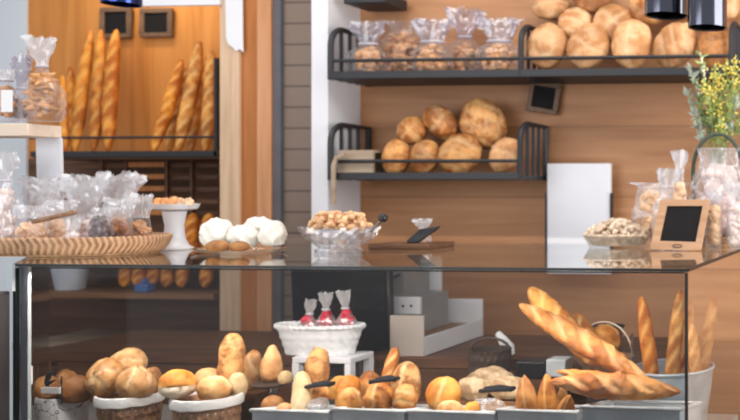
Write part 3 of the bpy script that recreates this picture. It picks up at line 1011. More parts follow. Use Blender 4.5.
# grey wooden tray leaning on the lower shelf
t = thing('wooden_tray', 'weathered grey wooden tray lying on the end of the lower wall shelf', 'tray', at(358, 172, 3.95))
p, q = at(338, 170, 3.905), at(373, 150, 3.905)
MB().box((p.x, 3.905, zLb + 0.001), (q.x, 4.1, zLb + 0.016)).build('base', 'grey_wood', t)
MB().box((p.x, 3.905, zLb + 0.0165), (q.x, 3.92, q.z)).build('side', 'grey_wood', t)
MB().box((p.x, 4.085, zLb + 0.0165), (q.x, 4.1, q.z)).build('side', 'grey_wood', t)
MB().box((p.x, 3.921, q.z - 0.012), (q.x, 4.084, q.z)).build('lid', 'grey_wood', t)
a, b = at(335, 152, 3.86), at(335, 200, 3.86)
MB().tube([at(345, 155, 3.865), at(336, 158, 3.862), at(333.5, 166, 3.86), at(333.5, 205, 3.86)], 0.011, 8).build('hanging_strap', 'grey_wood', label='pale strap hanging down over the pier end of the lower shelf', cat='strap')

# white panel on the wall
t = thing('wall_panel', 'tall blank white panel mounted in dark side clips on the wood wall', 'panel', at(578, 274, 4.12))
mb = MB(); pxbox(mb, 547, 163.5, 610, 274, 4.12, 0.03); mb.build('board', 'panel_white', t, bevel=0.003)
for px in (545.6, 610.4):
    mb = MB(); pxbox(mb, px - 0.7, 193, px + 0.7, 250, 4.115, 0.03); mb.build('side_clip', 'black_metal', t)

# ------------------------------------------------------------------ the display case
t = thing('display_case', 'long glass display case with dark edges, its top used as the counter', 'display case', ((CX0 + CX1) / 2, 2.9, 0))
g = 0.008
FL = 0.75          # the far end pane splays outwards by this much


def slab(y0, y1, z0, z1, e0=0.0, e1=0.0):
    """Horizontal slab over the case plan between two depths, set in from both ends."""
    def xl_(y): return CX0 - FL * (y - CY0) / (CY1 - CY0)
    vs = []
    for z in (z0, z1):
        vs += [(xl_(y0) + e0, y0, z), (CX1 - e1, y0, z), (CX1 - e1, y1, z), (xl_(y1) + e0, y1, z)]
    return MB().add(vs, [(0, 3, 2, 1), (4, 5, 6, 7), (0, 1, 5, 4), (1, 2, 6, 5), (2, 3, 7, 6), (3, 0, 4, 7)])


slab(CY0, CYT, TOP - 0.010, TOP).build('top_glass', 'glass_top', t, smooth=False, label='glass counter top')
MB().box((CX0, CY0 + 0.002, DECK), (CX1, CY0 + 0.002 + g, TOP - 0.011)).build('front_glass', 'glass_front', t, smooth=False, label='dark-tinted front pane')
MB().box((CX1 - g, CY0 + 0.012, DECK), (CX1, CYT, TOP - 0.011)).build('side_glass', 'glass_side', t, smooth=False, label='clear side pane')
vs = []
for z in (DECK, TOP - 0.011):
    vs += [(CX0, CY0 + 0.012, z), (CX0 + g, CY0 + 0.012, z), (CX0 - FL + g, CY1, z), (CX0 - FL, CY1, z)]
MB().add(vs, [(0, 3, 2, 1), (4, 5, 6, 7), (0, 1, 5, 4), (1, 2, 6, 5), (2, 3, 7, 6), (3, 0, 4, 7)]).build('side_glass', 'glass_side', t, smooth=False, label='clear side pane')
MB().box((CX0 - 0.001, CY0 - 0.004, TOP - 0.009), (CX1 + 0.001, CY0 + 0.001, TOP - 0.001)).build('edge_strip', 'edge_dark', t)
MB().box((CX1 - 0.006, CY0 - 0.003, DECK), (CX1 + 0.001, CY0 + 0.011, TOP - 0.0145)).build('edge_strip', 'edge_dark', t)
MB().box((CX0 - 0.001, CY0 - 0.003, DECK), (CX0 + 0.007, CY0 + 0.011, TOP - 0.0145)).build('edge_strip', 'edge_dark', t)
MB().box((CX1 - 0.002, CY0 + 0.012, TOP - 0.0108), (CX1 + 0.003, CYT, TOP + 0.0005)).build('edge_strip', 'edge_dark', t)
slab(CY0, CY1, DECK - 0.04, DECK - 0.001).build('deck', 'case_base', t)
slab(CY0 + 0.05, CY1 - 0.02, 0.0, DECK - 0.041, 0.03, 0.03).build('plinth', 'dark_grey', t)
xq = at(30, 300, CY0 + 0.02).x
MB().box((CX0 + 0.009, CY0 + 0.013, DECK), (xq, CY0 + 0.024, TOP - 0.012)).build('corner_post', 'post_grey', t, label='white corner post')
xq0, xq1 = at(10, 375, CY0 - 0.01), at(33, 375, CY0 + 0.035)
MB().box((CX0 + 0.011, CY0 + 0.0245, at(20, 384, 2.53).z), (xq1.x, CY0 + 0.034, at(20, 366, 2.53).z)).build('bracket', 'white_paint', t, label='white plate on the corner post')
MB().box((CX0 + 0.05, CY0 + 0.014, TOP - 0.0165), (CX1 - 0.012, CY0 + 0.024, TOP - 0.0115)).build('fill_strip', 'edge_dark', t, label='dark strip added under the front edge for the fill lamp')  # housing added for the case fill lamp
slab(CY1 - 0.035, CY1 - 0.01, DECK, WORK - 0.041, 0.05, 0.3).build('back_panel', 'dark_wood', t)

mb = MB().box((CX0 - 0.85, CY1 + 0.002, WORK - 0.04), (CX1 - 0.25, 3.86, WORK))
mb.box((CX0 - 0.8, CY1 + 0.06, 0), (CX1 - 0.3, 3.82, WORK - 0.0401))
mb.build('work_counter', 'dark_wood', smooth=False, label='brown wooden work counter running along behind the glass case', cat='counter')
# dark cabinet beside the case
t = thing('side_cabinet', 'dark grey cabinet end with a white upright post at the case corner', 'cabinet', (CX0 - 0.3, 2.3, 0))
zc = at(6, 291, 2.49).z
MB().box((CX0 - 0.6, 2.1, 0), (CX0 - 0.006, 2.494, zc)).build('body', 'dark_grey', t, bevel=0.004)
MB().box((at(6, 280, 2.485).x, 2.484, zc), (at(12.5, 280, 2.485).x, 2.493, TOP - 0.002)).build('upright', 'post_grey', t)

# ------------------------------------------------------------------ behind the case: monitor, appliance, basket
t = thing('monitor', 'black flat monitor behind the white basket on the work counter', 'monitor', at(350, 350, 3.45))
ps = [(289, 269), (388, 267), (390, 350), (292, 349)]
pts = [(at(x, y, 3.36).x, at(x, y, 3.36).z) for x, y in ps]
MB().prism(pts, 3.365, 3.40).build('housing', 'black_plastic', t, bevel=0.006)
cxm = sum(p[0] for p in pts) / 4; czm = sum(p[1] for p in pts) / 4
pt2 = [(cxm + (x - cxm) * 0.94, czm + (z - czm) * 0.92) for x, z in pts]
MB().prism(pt2, 3.359, 3.3645).build('display', 'screen', t)
mb = MB(); pxbox(mb, 364, 346, 384, 356, 3.465, 0.03); p = at(366, 356, 3.42)
MB().box((p.x - 0.035, 3.4005, WORK + 0.012), (p.x + 0.035, 3.43, pts[0][1] - 0.1)).build('stand_neck', 'black_plastic', t)
MB().box((p.x - 0.10, 3.33, WORK + 0.001), (p.x + 0.05, 3.48, WORK + 0.0118)).build('stand_foot', 'black_plastic', t, bevel=0.004)

t = thing('bread_slicer', 'white boxy counter machine with a sloping tray and two dots on its panel', 'machine', at(440, 357, 3.4))
def P(px, py, Y): return at(px, py, Y)
xa, xb = P(391, 340, 3.33).x, P(425, 340, 3.33).x
zs = P(425, 337, 3.33).z
zfl = zs - 0.02
YB = 3.80
MB().box((xa, 3.34, WORK + 0.001), (xb - 0.0125, YB, zfl)).build('body', 'appliance', t, bevel=0.003)
MB().box((xb - 0.012, 3.331, WORK + 0.001), (xb, YB, zs)).build('side_wall', 'appliance', t, bevel=0.003)
MB().box((xa + 0.002, 3.345, zfl + 0.0005), (xb - 0.013, YB - 0.005, zfl + 0.005)).build('tray', 'mid_wood', t)
MB().box((xa, 3.322, WORK + 0.001), (xb - 0.001, 3.33, P(405, 315, 3.33).z)).build('front_board', 'beige_board', t, bevel=0.002)
mb = MB(); q0, q1 = P(440, 299, YB), P(484, 299, YB)
MB().box((q0.x, YB + 0.001, WORK + 0.001), (xb, YB + 0.018, q0.z)).build('back_wall', 'appliance', t, bevel=0.002)
q0, q1 = P(420, 256, 3.76), P(440.5, 256, 3.76)
MB().box((q0.x, 3.76, zfl + 0.006), (q1.x, 3.775, q0.z - 0.0)).build('tall_plate', 'appliance', t, bevel=0.002)
xh = P(404, 300, 3.5).x
MB().box((P(386, 300, 3.46).x, 3.46, P(400, 314, 3.46).z), (P(420, 300, 3.46).x, 3.476, P(400, 297, 3.46).z)).build('switch_panel', 'appliance', t, bevel=0.002)
for px in (403, 411):
    c = P(px, 306, 3.459)
    MB().lathe([(0, -0.003), (0.006, -0.003), (0.006, 0.001), (0, 0.001)], 14, (0, 0, 0), mat=Matrix.Translation(c) @ Matrix.Rotation(PI / 2, 4, 'X')).build('button', 'black_plastic', t)
ps = [(386, 272), (404, 266), (404, 300), (400, 296), (388, 296)]
MB().prism([(P(x, y, 3.5).x, P(x, y, 3.5).z) for x, y in ps], 3.5, 3.70).build('hopper', 'appliance_grey', t)
MB().tube([P(388, 281, 3.47), P(398, 275, 3.49), P(424, 270, 3.72)], 0.006).build('arm', 'black_plastic', t)
MB().box((P(387, 300, 3.48).x, 3.478, zfl + 0.006), (P(416, 300, 3.48).x, 3.74, P(400, 297, 3.5).z)).build('rear_box', 'appliance_grey', t)

# dark basket and white cloth behind the breads
def woven(mb, c, r0, r1, h, n=36, rows=9, amp=0.003, sx=1.0, sy=1.0, thick=0.008):
    prof = []
    for i in range(rows * 2 + 1):
        u = i / (rows * 2)
        prof.append((r0 + (r1 - r0) * u, h * u))
    inner = [(r - thick, z) for r, z in reversed(prof)]
    inner[-1] = (inner[-1][0], thick)
    m = len(prof)
    def warp(i, k, a, r, z):
        if i < m:
            return r + amp * math.sin(k * PI / 2 + (i // 2 % 2) * PI) + amp * 0.6 * math.sin(i * PI / 2), z
        return r, z
    mb.lathe(prof + inner + [(0, thick)], n * 4, c, sx, sy, warp)
    return mb

t = thing('basket', 'tall dark round woven basket behind the wrapped rolls in the case', 'basket', at(490, 420, 3.17))
c = at(490, 349, 3.17); k = mpp(490, 3.17); hb = c.z - DECK
woven(MB(), (c.x, 3.17, DECK + 0.001), 16 * k, 20 * k, hb, 20, 12, 0.003).build('basket_body', 'wicker_dark', t)
MB().tube([(c.x - 19.5 * k * math.cos(q / 12 * PI), 3.17, DECK + hb + 11 * k * math.sin(q / 12 * PI)) for q in range(13)], 0.006).build('handle', 'wicker_dark', t)
mb = MB()
c2 = at(507, 344, 3.36)
mb.tube([at(498, 333, 3.36), at(503, 340, 3.35), at(509, 348, 3.345), at(512, 355, 3.345)], [0.012, 0.02, 0.024, 0.012], 10)
mb.build('cloth', 'cloth_white', label='white crumpled cloth hanging by the dark woven basket', cat='cloth')

# low wooden boards on the work counter
for (bx, Y, mt, lab) in (((396, 352, 480, 369), 3.305, 'mid_wood', 'dark wooden board edge below the white machine'),):
    pass

# white basket on a white stand, with sweets
t = thing('stand', 'small white open stand carrying the white basket inside the case', 'stand', at(330, 400, 3.08))
zt = at(330, 360, 3.02).z
xa, xb = at(292, 360, 3.06).x, at(351, 360, 3.06).x
MB().box((xa, 3.06, zt - 0.022), (xb, 3.2, zt)).build('top', 'white_paint', t, bevel=0.003)
for x in (xa, xb - 0.026):
    for y in (3.06, 3.174):
        MB().box((x, y, DECK + 0.0005), (x + 0.026, y + 0.026, zt - 0.0225)).build('leg', 'white_paint', t)
MB().box((xa + 0.027, 3.15, DECK + 0.1), (xb - 0.027, 3.17, zt - 0.03)).build('shade_sheet', 'dark_grey', t)  # dark sheet standing for the shade inside the open stand

t = thing('sweet_basket', 'white oval wicker basket filled with red sweets before the black monitor', 'basket', at(322, 360, 3.13))
c = at(320, 358, 3.13); k = mpp(320, 3.13)
cw = (c.x, 3.13, zt + 0.001)
woven(MB(), cw, 36 * k, 46 * k, 27 * k, 24, 7, 0.0035, 0.95, 0.36).build('basket_body', 'wicker_white', t)
def rope_ring(c, rx, ry, z, r, n=150, tw=30, seg=10, amp=0.25):
    vs, fs = [], []
    for i in range(n):
        a = 2 * PI * i / n
        p = Vector((c[0] + rx * math.cos(a), c[1] + ry * math.sin(a), z))
        o = Vector((math.cos(a), math.sin(a), 0))
        for k in range(seg):
            b = 2 * PI * k / seg
            rr = r * (1 + amp * math.sin(2 * b + tw * a))
            vs.append(p + o * (math.cos(b) * rr) + Vector((0, 0, math.sin(b) * rr)))
    for i in range(n):
        for k in range(seg):
            j, l = (i + 1) % n, (k + 1) % seg
            fs.append((i * seg + k, i * seg + l, j * seg + l, j * seg + k))
    return MB().add(vs, fs)
rope_ring(cw, 44.2 * k, 46.5 * k * 0.36, cw[2] + 28 * k, 0.009, 180, 40).build('rim', 'wicker_white', t)
MB().lathe([(0, 15 * k), (38 * k, 15 * k), (38 * k, 17 * k), (0, 17 * k)], 40, cw, 1, 0.34).build('false_bottom', 'wicker_white', t)
for i, (bx, Y, lab) in enumerate((((297, 300, 318, 336), 3.135, 'red and white sweets bag at the end of the white basket, ruffled top leaning'),
                               ((315, 293, 337, 336), 3.125, 'red sweets bag with a pointed clear top in the middle of the white basket'),
                               ((337, 291, 359, 336), 3.135, 'red sweets bag with a tall clear bow nearest the monitor stand'))):
    bag(lab, bx, Y, 0.022, 'red_sweet', 'ball', 30, 0.017, 70 + i, 0.62, 0.3, 0.6, 0.1 * (1 - i), 'cello_milky', 'sweets bags in the white basket')

# ------------------------------------------------------------------ on the counter, pale riser end
zR = at(20, 123.5, 2.93).z
t = thing('riser', 'pale wooden board raised on a white upright above the wicker tray', 'stand', at(30, 255, 2.95))
xR = at(62, 123.5, 3.06).x
xL = at(-70, 123.5, 2.93).x
zu = at(20, 136, 2.93).z
MB().box((xL, 2.93, zu), (xR, 3.06, zR)).build('board', 'pale_board', t, bevel=0.003)
zu -= 0.0005
vs = []
for (px0, px1, z) in ((36.5, 61, zu), (39, 63.5, TOP + 0.0125)):
    xa, xb = at(px0, 150, 3.05).x, at(px1, 150, 3.05).x
    vs += [(xa, 3.047, z), (xb, 3.047, z), (xb, 3.057, z), (xa, 3.057, z)]
MB().add(vs, [(0, 1, 2, 3), (7, 6, 5, 4), (0, 4, 5, 1), (1, 5, 6, 2), (2, 6, 7, 3), (3, 7, 4, 0)]).build('upright', 'white_paint', t, label='white upright')
MB().box((xL, 2.95, TOP + 0.001), (xL + 0.02, 3.04, zu)).build('upright', 'white_paint', t)

gR = 'bags on the raised pale board'
o = bag('tall clear bag of biscotti with a big ruffled top on the raised pale board', (19, 38, 65, 121.5), 2.975, 0.04, 'biscuit', 'finger', 40, 0.02, 81, 0.66, 0.25, 0.6, 0.0, 'cello', gR)
o = bag('bag with a blank white paper label cut by the photo edge on the raised board', (-9, 70, 17, 121.5), 2.975, 0.04, 'biscuit', 'ball', 22, 0.018, 82, 0.8, 0.5, 0.7, 0.0, 'cello', gR, tag=(1, 90, 12, 112))
o = bag('grey clear bag with an empty puffed top behind the biscotti bag', (8, 56, 34, 121.5), 3.038, 0.016, 'dark_filling', 'ball', 14, 0.018, 83, 0.5, 0.4, 0.8, 0.0, 'cello_dim', gR, fillh=0.7)

# wicker tray with bagged bakes
tc_ = at(62, 252, 2.92); k = mpp(62, 2.92)
t = thing('wicker_tray', 'long oval woven tan tray full of bagged bakes on the glass counter', 'tray', (tc_.x, 2.92, TOP))
RX, RY = 103 * k, 0.225
def tray_wall():
    vs, fs, cv = [], [], []
    n, m = 560, 24
    for i in range(n):
        a = 2 * PI * i / n
        for j in range(m):
            b = 2 * PI * j / m
            u = math.sin(b); w = math.cos(b)
            z = 0.034 + 0.031 * u
            flare = 0.03 * (u * 0.5 + 0.5)
            ch = math.sin(100 * a + 4.2 * abs(u - 0.1))
            ch = math.copysign(abs(ch) ** 0.7, ch)
            off = 0.009 * w + flare + 0.003 * ch
            vs.append((tc_.x + (RX - 0.03 + off) * math.cos(a), 2.92 + (RY - 0.03 + off) * math.sin(a), TOP + 0.004 + z + 0.001 * ch))
            cv.append(sstep(-0.3, 0.8, ch))
    for i in range(n):
        for j in range(m):
            p, q = (i + 1) % n, (j + 1) % m
            fs.append((i * m + j, i * m + q, p * m + q, p * m + j))
    return MB().add(vs, fs, None, cv)
tray_wall().build('rim', 'c_wicker', t, angle=80)
MB().lathe([(0, 0.002), (1, 0.002), (1, 0.01), (0, 0.01)], 64, (tc_.x, 2.92, TOP), RX - 0.035, RY - 0.035).build('base', 'wicker_tan', t)

gT = 'bagged bakes in the wicker tray'
TB = [  # box, Y, depth, fill, shape, n, size, neck, neckw, flare, lean, wrap, label
    ((-22, 146, 24, 242), 2.91, 0.035, 'pale_pink', 'ball', 44, 0.022, .72, .5, .8, 0, 'cello_milky', 'large milky bag with pale pink sweets cut by the photo edge above the tray'),
    ((22, 168, 66, 238), 2.99, 0.03, 'peach', 'slice', 24, 0.024, .42, .6, 1.1, 0, 'cello', 'milky bag standing against the white upright at the tray back'),
    ((66, 164, 104, 238), 2.975, 0.03, 'pale_pink', 'ball', 24, 0.022, .42, .6, 1.15, 0, 'cello', 'clear ruffled bag with pale filling behind the dark speckled bag'),
    ((96, 164, 134, 238), 3.04, 0.03, 'apricot', 'ball', 24, 0.022, .5, .6, 1.1, .1, 'cello', 'bag with an orange bake and a curled clear top near the cake stand'),
    ((14, 202, 52, 248), 2.835, 0.03, 'peach', 'slice', 26, 0.022, .7, .7, .9, .0, 'cello', 'low bag with a dark wrapped bar lying at the tray front by the milky bag'),
    ((44, 198, 84, 248), 2.905, 0.03, 'peach', 'ball', 30, 0.024, .7, .7, .9, -.05, 'cello', 'bag of cream coloured cakes at the middle of the tray front'),
    ((82, 204, 110, 248), 2.835, 0.03, 'dark_filling', 'ball', 40, 0.017, .8, .7, .9, .2, 'cello', 'dark speckled bag slanting between the cream cakes and the sliced bakes'),
    ((101, 196, 134, 248), 2.90, 0.03, 'biscuit_dark', 'chunk', 26, 0.024, .6, .7, 1.0, .05, 'cello', 'bag with brown bakes low at the tray front beside the bread slices bag'),
    ((126, 192, 152, 247), 2.96, 0.03, 'biscuit', 'slice', 30, 0.024, .55, .7, .95, .02, 'cello', 'bag with stacked yellow slices at the tray end nearest the cake stand'),
    ((64, 212, 82, 249), 2.80, 0.018, 'pale_pink', 'ball', 14, 0.016, .6, .7, 1.0, 0, 'cello_milky', 'narrow white bag squeezed in front of the cream cakes at the tray rim'),
]
for i, (bx, Y, d, fl, sh, n, sz, nk, nw, fr, ln, wr, lab) in enumerate(TB):
    o = bag(lab, bx, Y, d, fl, sh, n, sz, 90 + i, nk, nw, fr, ln, wr, gT, tie=i in (0, 3))
    dz = TOP + 0.012 - o.location.z
    o.location.z += dz
# chocolate bar lying on the bags
p0, p1 = at(32, 222, 2.765), at(76, 212, 2.765)
d = (p1 - p0); L_ = d.length
R = Matrix.Translation((p0 + p1) / 2) @ d.to_track_quat('X', 'Z').to_matrix().to_4x4()
MB().box((-L_ / 2, -0.008, -0.008), (L_ / 2, 0.008, 0.008), R).build('wrapped_bar', 'wicker_brown', bevel=0.006, label='long brown wrapped bar lying across the bags in the tray', cat='snack')

# cake stand
c = at(174.5, 250, 3.14); k = mpp(174, 3.14)
c.z = TOP + 0.001
t = thing('cake_stand', 'white china cake stand with small pastries between the tray and the meringues', 'cake stand', c)
hs = (251 - 208) * k
MB().lathe([(0, 0), (20 * k, 0), (20 * k, 1.5 * k), (15 * k, 4 * k), (11 * k, 12 * k), (10 * k, 24 * k), (13 * k, hs - 5 * k), (0, hs - 4 * k)], 40, c, obl(174), obl(174)).build('stem', 'china', t)
MB().lathe([(0, hs - 4 * k), (14 * k, hs - 4.5 * k), (24 * k, hs - 2.5 * k), (26.5 * k, hs + 1.5 * k), (27 * k, hs + 2.5 * k), (25.8 * k, hs + 2.5 * k), (24 * k, hs), (0, hs - 1.2 * k)], 48, c, obl(174), obl(174)).build('plate', 'china', t)
gc = 'pastries on the cake stand'
rnd = random.Random(5)
for i, (px, py, lab) in enumerate(((158, 204, 'apricot pastry at the tray side of the cake stand'), (165, 203.4, 'second apricot pastry on the cake stand from the tray side'),
                               (173, 202.6, 'tallest apricot pastry in the middle of the cake stand'), (181, 203.4, 'pale pastry right of the tallest one on the cake stand'),
                               (189, 204, 'small pale pastry at the meringue side of the cake stand'))):
    mb = MB(); cc = at(px, py, 3.13 + 0.012 * (i % 2)); r = 0.019 if i != 2 else 0.022
    cc.z = c.z + hs + r * 0.75
    blob(mb, cc, (r * 0.92, r, r), rot_euler(rnd.uniform(-20, 20), rnd.uniform(-20, 20), rnd.uniform(0, 90)), 60 + i, 'none', 0.35, 0.6, 3)
    mb.build('pastry', 'apricot' if i < 3 else 'peach', label=lab, cat='pastry', group=gc)

# meringues on a glass plate
c = at(240, 252, 3.0); k = mpp(240, 3.0); c.z = TOP + 0.001
MB().lathe([(0, 0), (38 * k, 0), (46 * k, 0.004), (51 * k, 0.014), (51.5 * k, 0.016), (50 * k, 0.016), (45 * k, 0.007), (0, 0.005)], 56, c, 0.9, 0.56).build('glass_plate', 'plate_glass', label='flat clear glass plate under the white meringues', cat='plate')
gm = 'meringues on the glass plate'
def meringue(lab, bx, Y, d, seed):
    x0, y0, x1, y1 = bx
    c = at((x0 + x1) / 2, (y0 + y1) / 2, Y); k = mpp(x0, Y)
    w, h = (x1 - x0) / 2 * k, (y1 - y0) / 2 * k
    vs, fs = ico(4); out = []
    s3 = Vector((seed, seed * 2, 0))
    for v in vs:
        kk = 1 + 0.16 * noise.noise(v * 1.6 + s3) + 0.12 * noise.noise(v * 3.4 + s3) + 0.05 * math.sin(7 * math.atan2(v.y, v.x) + 6 * v.z + seed)
        p = v * kk
        if p.z < -0.7: p.z = -0.7 + (p.z + 0.7) * 0.2
        out.append((c.x + p.x * w, c.y + p.y * d, c.z + p.z * h))
    MB().add(out, fs).build('meringue', 'meringue', label=lab, cat='meringue', group=gm, angle=80)
meringue('white meringue nearest the cake stand on the glass plate', (202, 219, 233, 250), 3.0, 0.05, 3)
meringue('white meringue in the middle front behind the brown cookies', (230, 224, 258, 250), 3.0, 0.045, 5)
meringue('white meringue on top at the back of the plate', (244, 217, 272, 241), 3.1, 0.04, 8)
meringue('white meringue at the crystal bowl end of the plate', (261, 221, 285, 249), 3.02, 0.045, 11)
for bx, lab in (((206, 240, 230, 251.5), 'oval brown cookie in front of the meringue nearest the cake stand'), ((230, 241, 248, 251), 'smaller brown cookie in front of the middle meringue')):
    bread('cookie', lab, 'cookie', bx, 2.91, 0.03, 'c_roll_brown', 'none', 'up', 7, 0, 0, 'brown cookies by the meringues', 0.1, flat=0.7, sub=3)

# crystal bowl with cookies
c = at(340, 253, 3.02); k = mpp(340, 3.02); c.z = TOP + 0.001
t = thing('crystal_bowl', 'cut crystal bowl heaped with small biscuits on the glass counter', 'bowl', c)
def facet(i, kk, a, r, z):
    return r * (1 + 0.05 * (1 if (kk + i) % 2 else -1)), z
prof = [(0, 0), (25 * k, 0), (25 * k, 3 * k), (20 * k, 5 * k), (26 * k, 9 * k), (33 * k, 14 * k), (38 * k, 20 * k), (41 * k, 26 * k), (39 * k, 26 * k), (36 * k, 20 * k), (30 * k, 14 * k), (22 * k, 9 * k), (0, 8 * k)]
MB().lathe(prof, 40, c, 0.93, 0.7, facet).build('bowl_body', 'crystal', t, smooth=False)
rnd = random.Random(9)
mb = MB()
lumps(mb, (c.x, c.y), 33.5 * k, 36 * k * 0.65, c.z + 23 * k, c.z + 41 * k, 240, 0.011, 12, 'chunk', width=lambda u: 0.92 if u < 0.2 else 1.2 - 0.4 * u)
o = mb.build('small_biscuits', 'crumbly', label='heap of small crumbly orange biscuits in the crystal bowl', cat='biscuits', kind='stuff')
mb = MB()
p = at(383, 218, 3.0)
t = thing('spoon', 'serving spoon with a round black knob leaning in the crystal bowl', 'spoon', at(370, 240, 3.0))
MB().tube([at(370, 232, 3.0), at(376, 226, 3.0), at(382, 219.5, 3.0)], 0.004).build('shaft', 'chrome', t)
m = MB(); vs, fs = ico(3); m.add([p + v * (4.4 * mpp(383, 3.0)) for v in vs], fs); m.build('knob', 'black_plastic', t)

# board with tongs and little bag
c = at(410, 250, 3.1)
a, b = at(374, 250, 3.26).x, at(434, 250, 3.26).x
MB().box((a, 3.22, TOP + 0.001), (b, 3.42, TOP + 0.02)).build('serving_board', 'dark_wood', bevel=0.004, label='flat dark wooden board on the counter between bowl and white panel', cat='board')
t = thing('cake_server', 'black cake server resting tilted on the dark wooden board', 'server', at(420, 246, 3.3))
zb = TOP + 0.0215
q = [(408, 240), (413, 236), (421, 229), (440, 226), (438, 229), (424, 239), (418, 243), (409, 243)]
MB().prism([(at(x, y, 3.3).x, at(x, y, 3.3).z) for x, y in q], 3.29, 3.305).build('blade', 'black_plastic', t, bevel=0.002)
MB().tube([at(409, 242, 3.298), at(400, 243.5, 3.298), at(390, 244, 3.298)], 0.005).build('handle', 'wicker_brown', t)
bag('tiny clear bag with a pale frill behind the black cake server', (413, 219, 432, 246), 3.37, 0.02, 'peach', 'ball', 8, 0.01, 120, 0.6, 0.4, 1.0, 0, 'cello_milky', tie=False)

# ------------------------------------------------------------------ on the counter, tart end
c = at(617, 246.5, 3.43); k = mpp(617, 3.43); c.z = TOP + 0.001
t = thing('tart_dish', 'shallow glass tart dish heaped with nutty pastry beside the small easel slate', 'tart', c)
def flute(i, kk, a, r, z):
    return r * (1 + (0.02 * math.cos(a * 26) if r > 0.04 else 0)), z
MB().lathe([(0, 0), (27 * k, 0), (33 * k, 10 * k), (34 * k, 11 * k), (33 * k, 11 * k), (31 * k, 9.5 * k), (26 * k, 1.2 * k), (0, 1.2 * k)], 104, c, 1, 0.6, flute).build('dish', 'plate_glass', t)
MB().lathe([(0, 1.6 * k), (25 * k, 1.6 * k), (30 * k, 9.5 * k), (31.4 * k, 11.5 * k), (28 * k, 12.5 * k), (0, 15 * k)], 48, c, 1, 0.6).build('pastry_base', 'nut', t)
mb = MB()
lumps(mb, (c.x, c.y), 38 * k, 36 * k * 0.55, c.z + 10 * k, c.z + 28 * k, 320, 0.0115, 3, 'chunk', width=lambda u: 1.08 - 0.85 * u * u)
mb.build('nut_topping', 'nut', t, kind='stuff')

# easel slate
t = thing('easel_slate', 'small blank blackboard in a light wooden frame standing on the counter', 'sign', at(680, 250, 3.27))
def quad_frame(outer, inner, Y0, Y1, th, name, mat):
    """Frame between two quads given in photo pixels; the board leans back from Y0 at its foot to Y1 at its head."""
    def pt(x, y):
        u = (250 - y) / 52.0
        return at(x, y, Y0 + (Y1 - Y0) * u)
    n = 4
    vs = [pt(*p) for p in outer] + [pt(*p) for p in inner]
    vs = vs + [v + Vector((0, th, 0)) for v in vs]
    fs = []
    for i in range(4):
        j = (i + 1) % 4
        fs += [(i, j, 4 + j, 4 + i), (8 + i, 12 + i, 12 + j, 8 + j), (i, 8 + i, 8 + j, j), (4 + i, 4 + j, 12 + j, 12 + i)]
    MB().add(vs, fs).build(name, mat, t, bevel=0.002)
out_ = [(660, 199.5), (709.5, 199.5), (700.5, 250.5), (649.5, 249.5)]
inn = [(667, 206), (702.5, 206), (695.5, 242), (659.5, 241)]
quad_frame(out_, inn, 3.22, 3.31, 0.018, 'frame', 'easel_wood')
def pt_(x, y): return at(x, y, 3.22 + 0.09 * (250 - y) / 52.0)
vs = [pt_(*p) + Vector((0, 0.006, 0)) for p in inn]; vs += [v + Vector((0, 0.006, 0)) for v in vs]
MB().add(vs, [(0, 1, 2, 3), (7, 6, 5, 4), (0, 4, 5, 1), (1, 5, 6, 2), (2, 6, 7, 3), (3, 7, 4, 0)]).build('slate_board', 'slate', t, smooth=False)
m = MB(); ctr = pt_(677.5, 246)
pts = [ctr + Vector((0.018 * math.cos(q / 14 * 2 * PI), -0.004, 0.006 * math.sin(q / 14 * 2 * PI))) for q in range(14)]
m.tube(pts, 0.0016, 6, closed=True); m.build('hook', 'black_metal', t)
m = MB(); p = pt_(682, 215)
m.tube([p + Vector((0, 0.02, 0)), Vector((p.x, p.y + 0.07, TOP + 0.007))], 0.006); m.build('strut', 'easel_wood', t)

gh = 'bags heaped behind the easel slate'
HB = [
    ((630, 184, 694, 246), 3.565, 0.03, 'peach', 'chunk', 190, 0.03, .95, .85, .9, 0, 'film_clear', 'bag of peach popcorn-like puffs just behind the easel slate frame'),
    ((650, 168, 679, 246), 3.47, 0.024, 'pale_pink', 'ball', 70, 0.026, .75, .6, .9, .05, 'film_clear', 'taller pale bag between the easel slate and the hooped hamper'),
    ((704, 190, 723, 247), 3.36, 0.02, 'peach', 'ball', 60, 0.024, .8, .6, .9, .05, 'film_clear', 'bag of pale rounds standing next to the edge of the easel slate'),
    ((727, 180, 752, 247), 3.345, 0.022, 'pale_pink', 'chunk', 60, 0.024, .75, .6, .9, -.05, 'film_clear', 'bag of pale chunks cut by the photo edge in front of the hamper'),
    ((671, 150, 688, 246), 3.405, 0.014, 'peach', 'ball', 70, 0.022, .8, .5, .9, .0, 'film_clear', 'slim tall peach bag against the hoop end behind the easel slate'),
]
for i, (bx, Y, d, fl, sh, n, sz, nk, nw, fr, ln, wr, lab) in enumerate(HB):
    o = bag(lab, bx, Y, d, fl, sh, n, sz, 130 + i, nk, nw, fr, ln, wr, gh, tie=False)
    o.location.z = TOP + 0.001

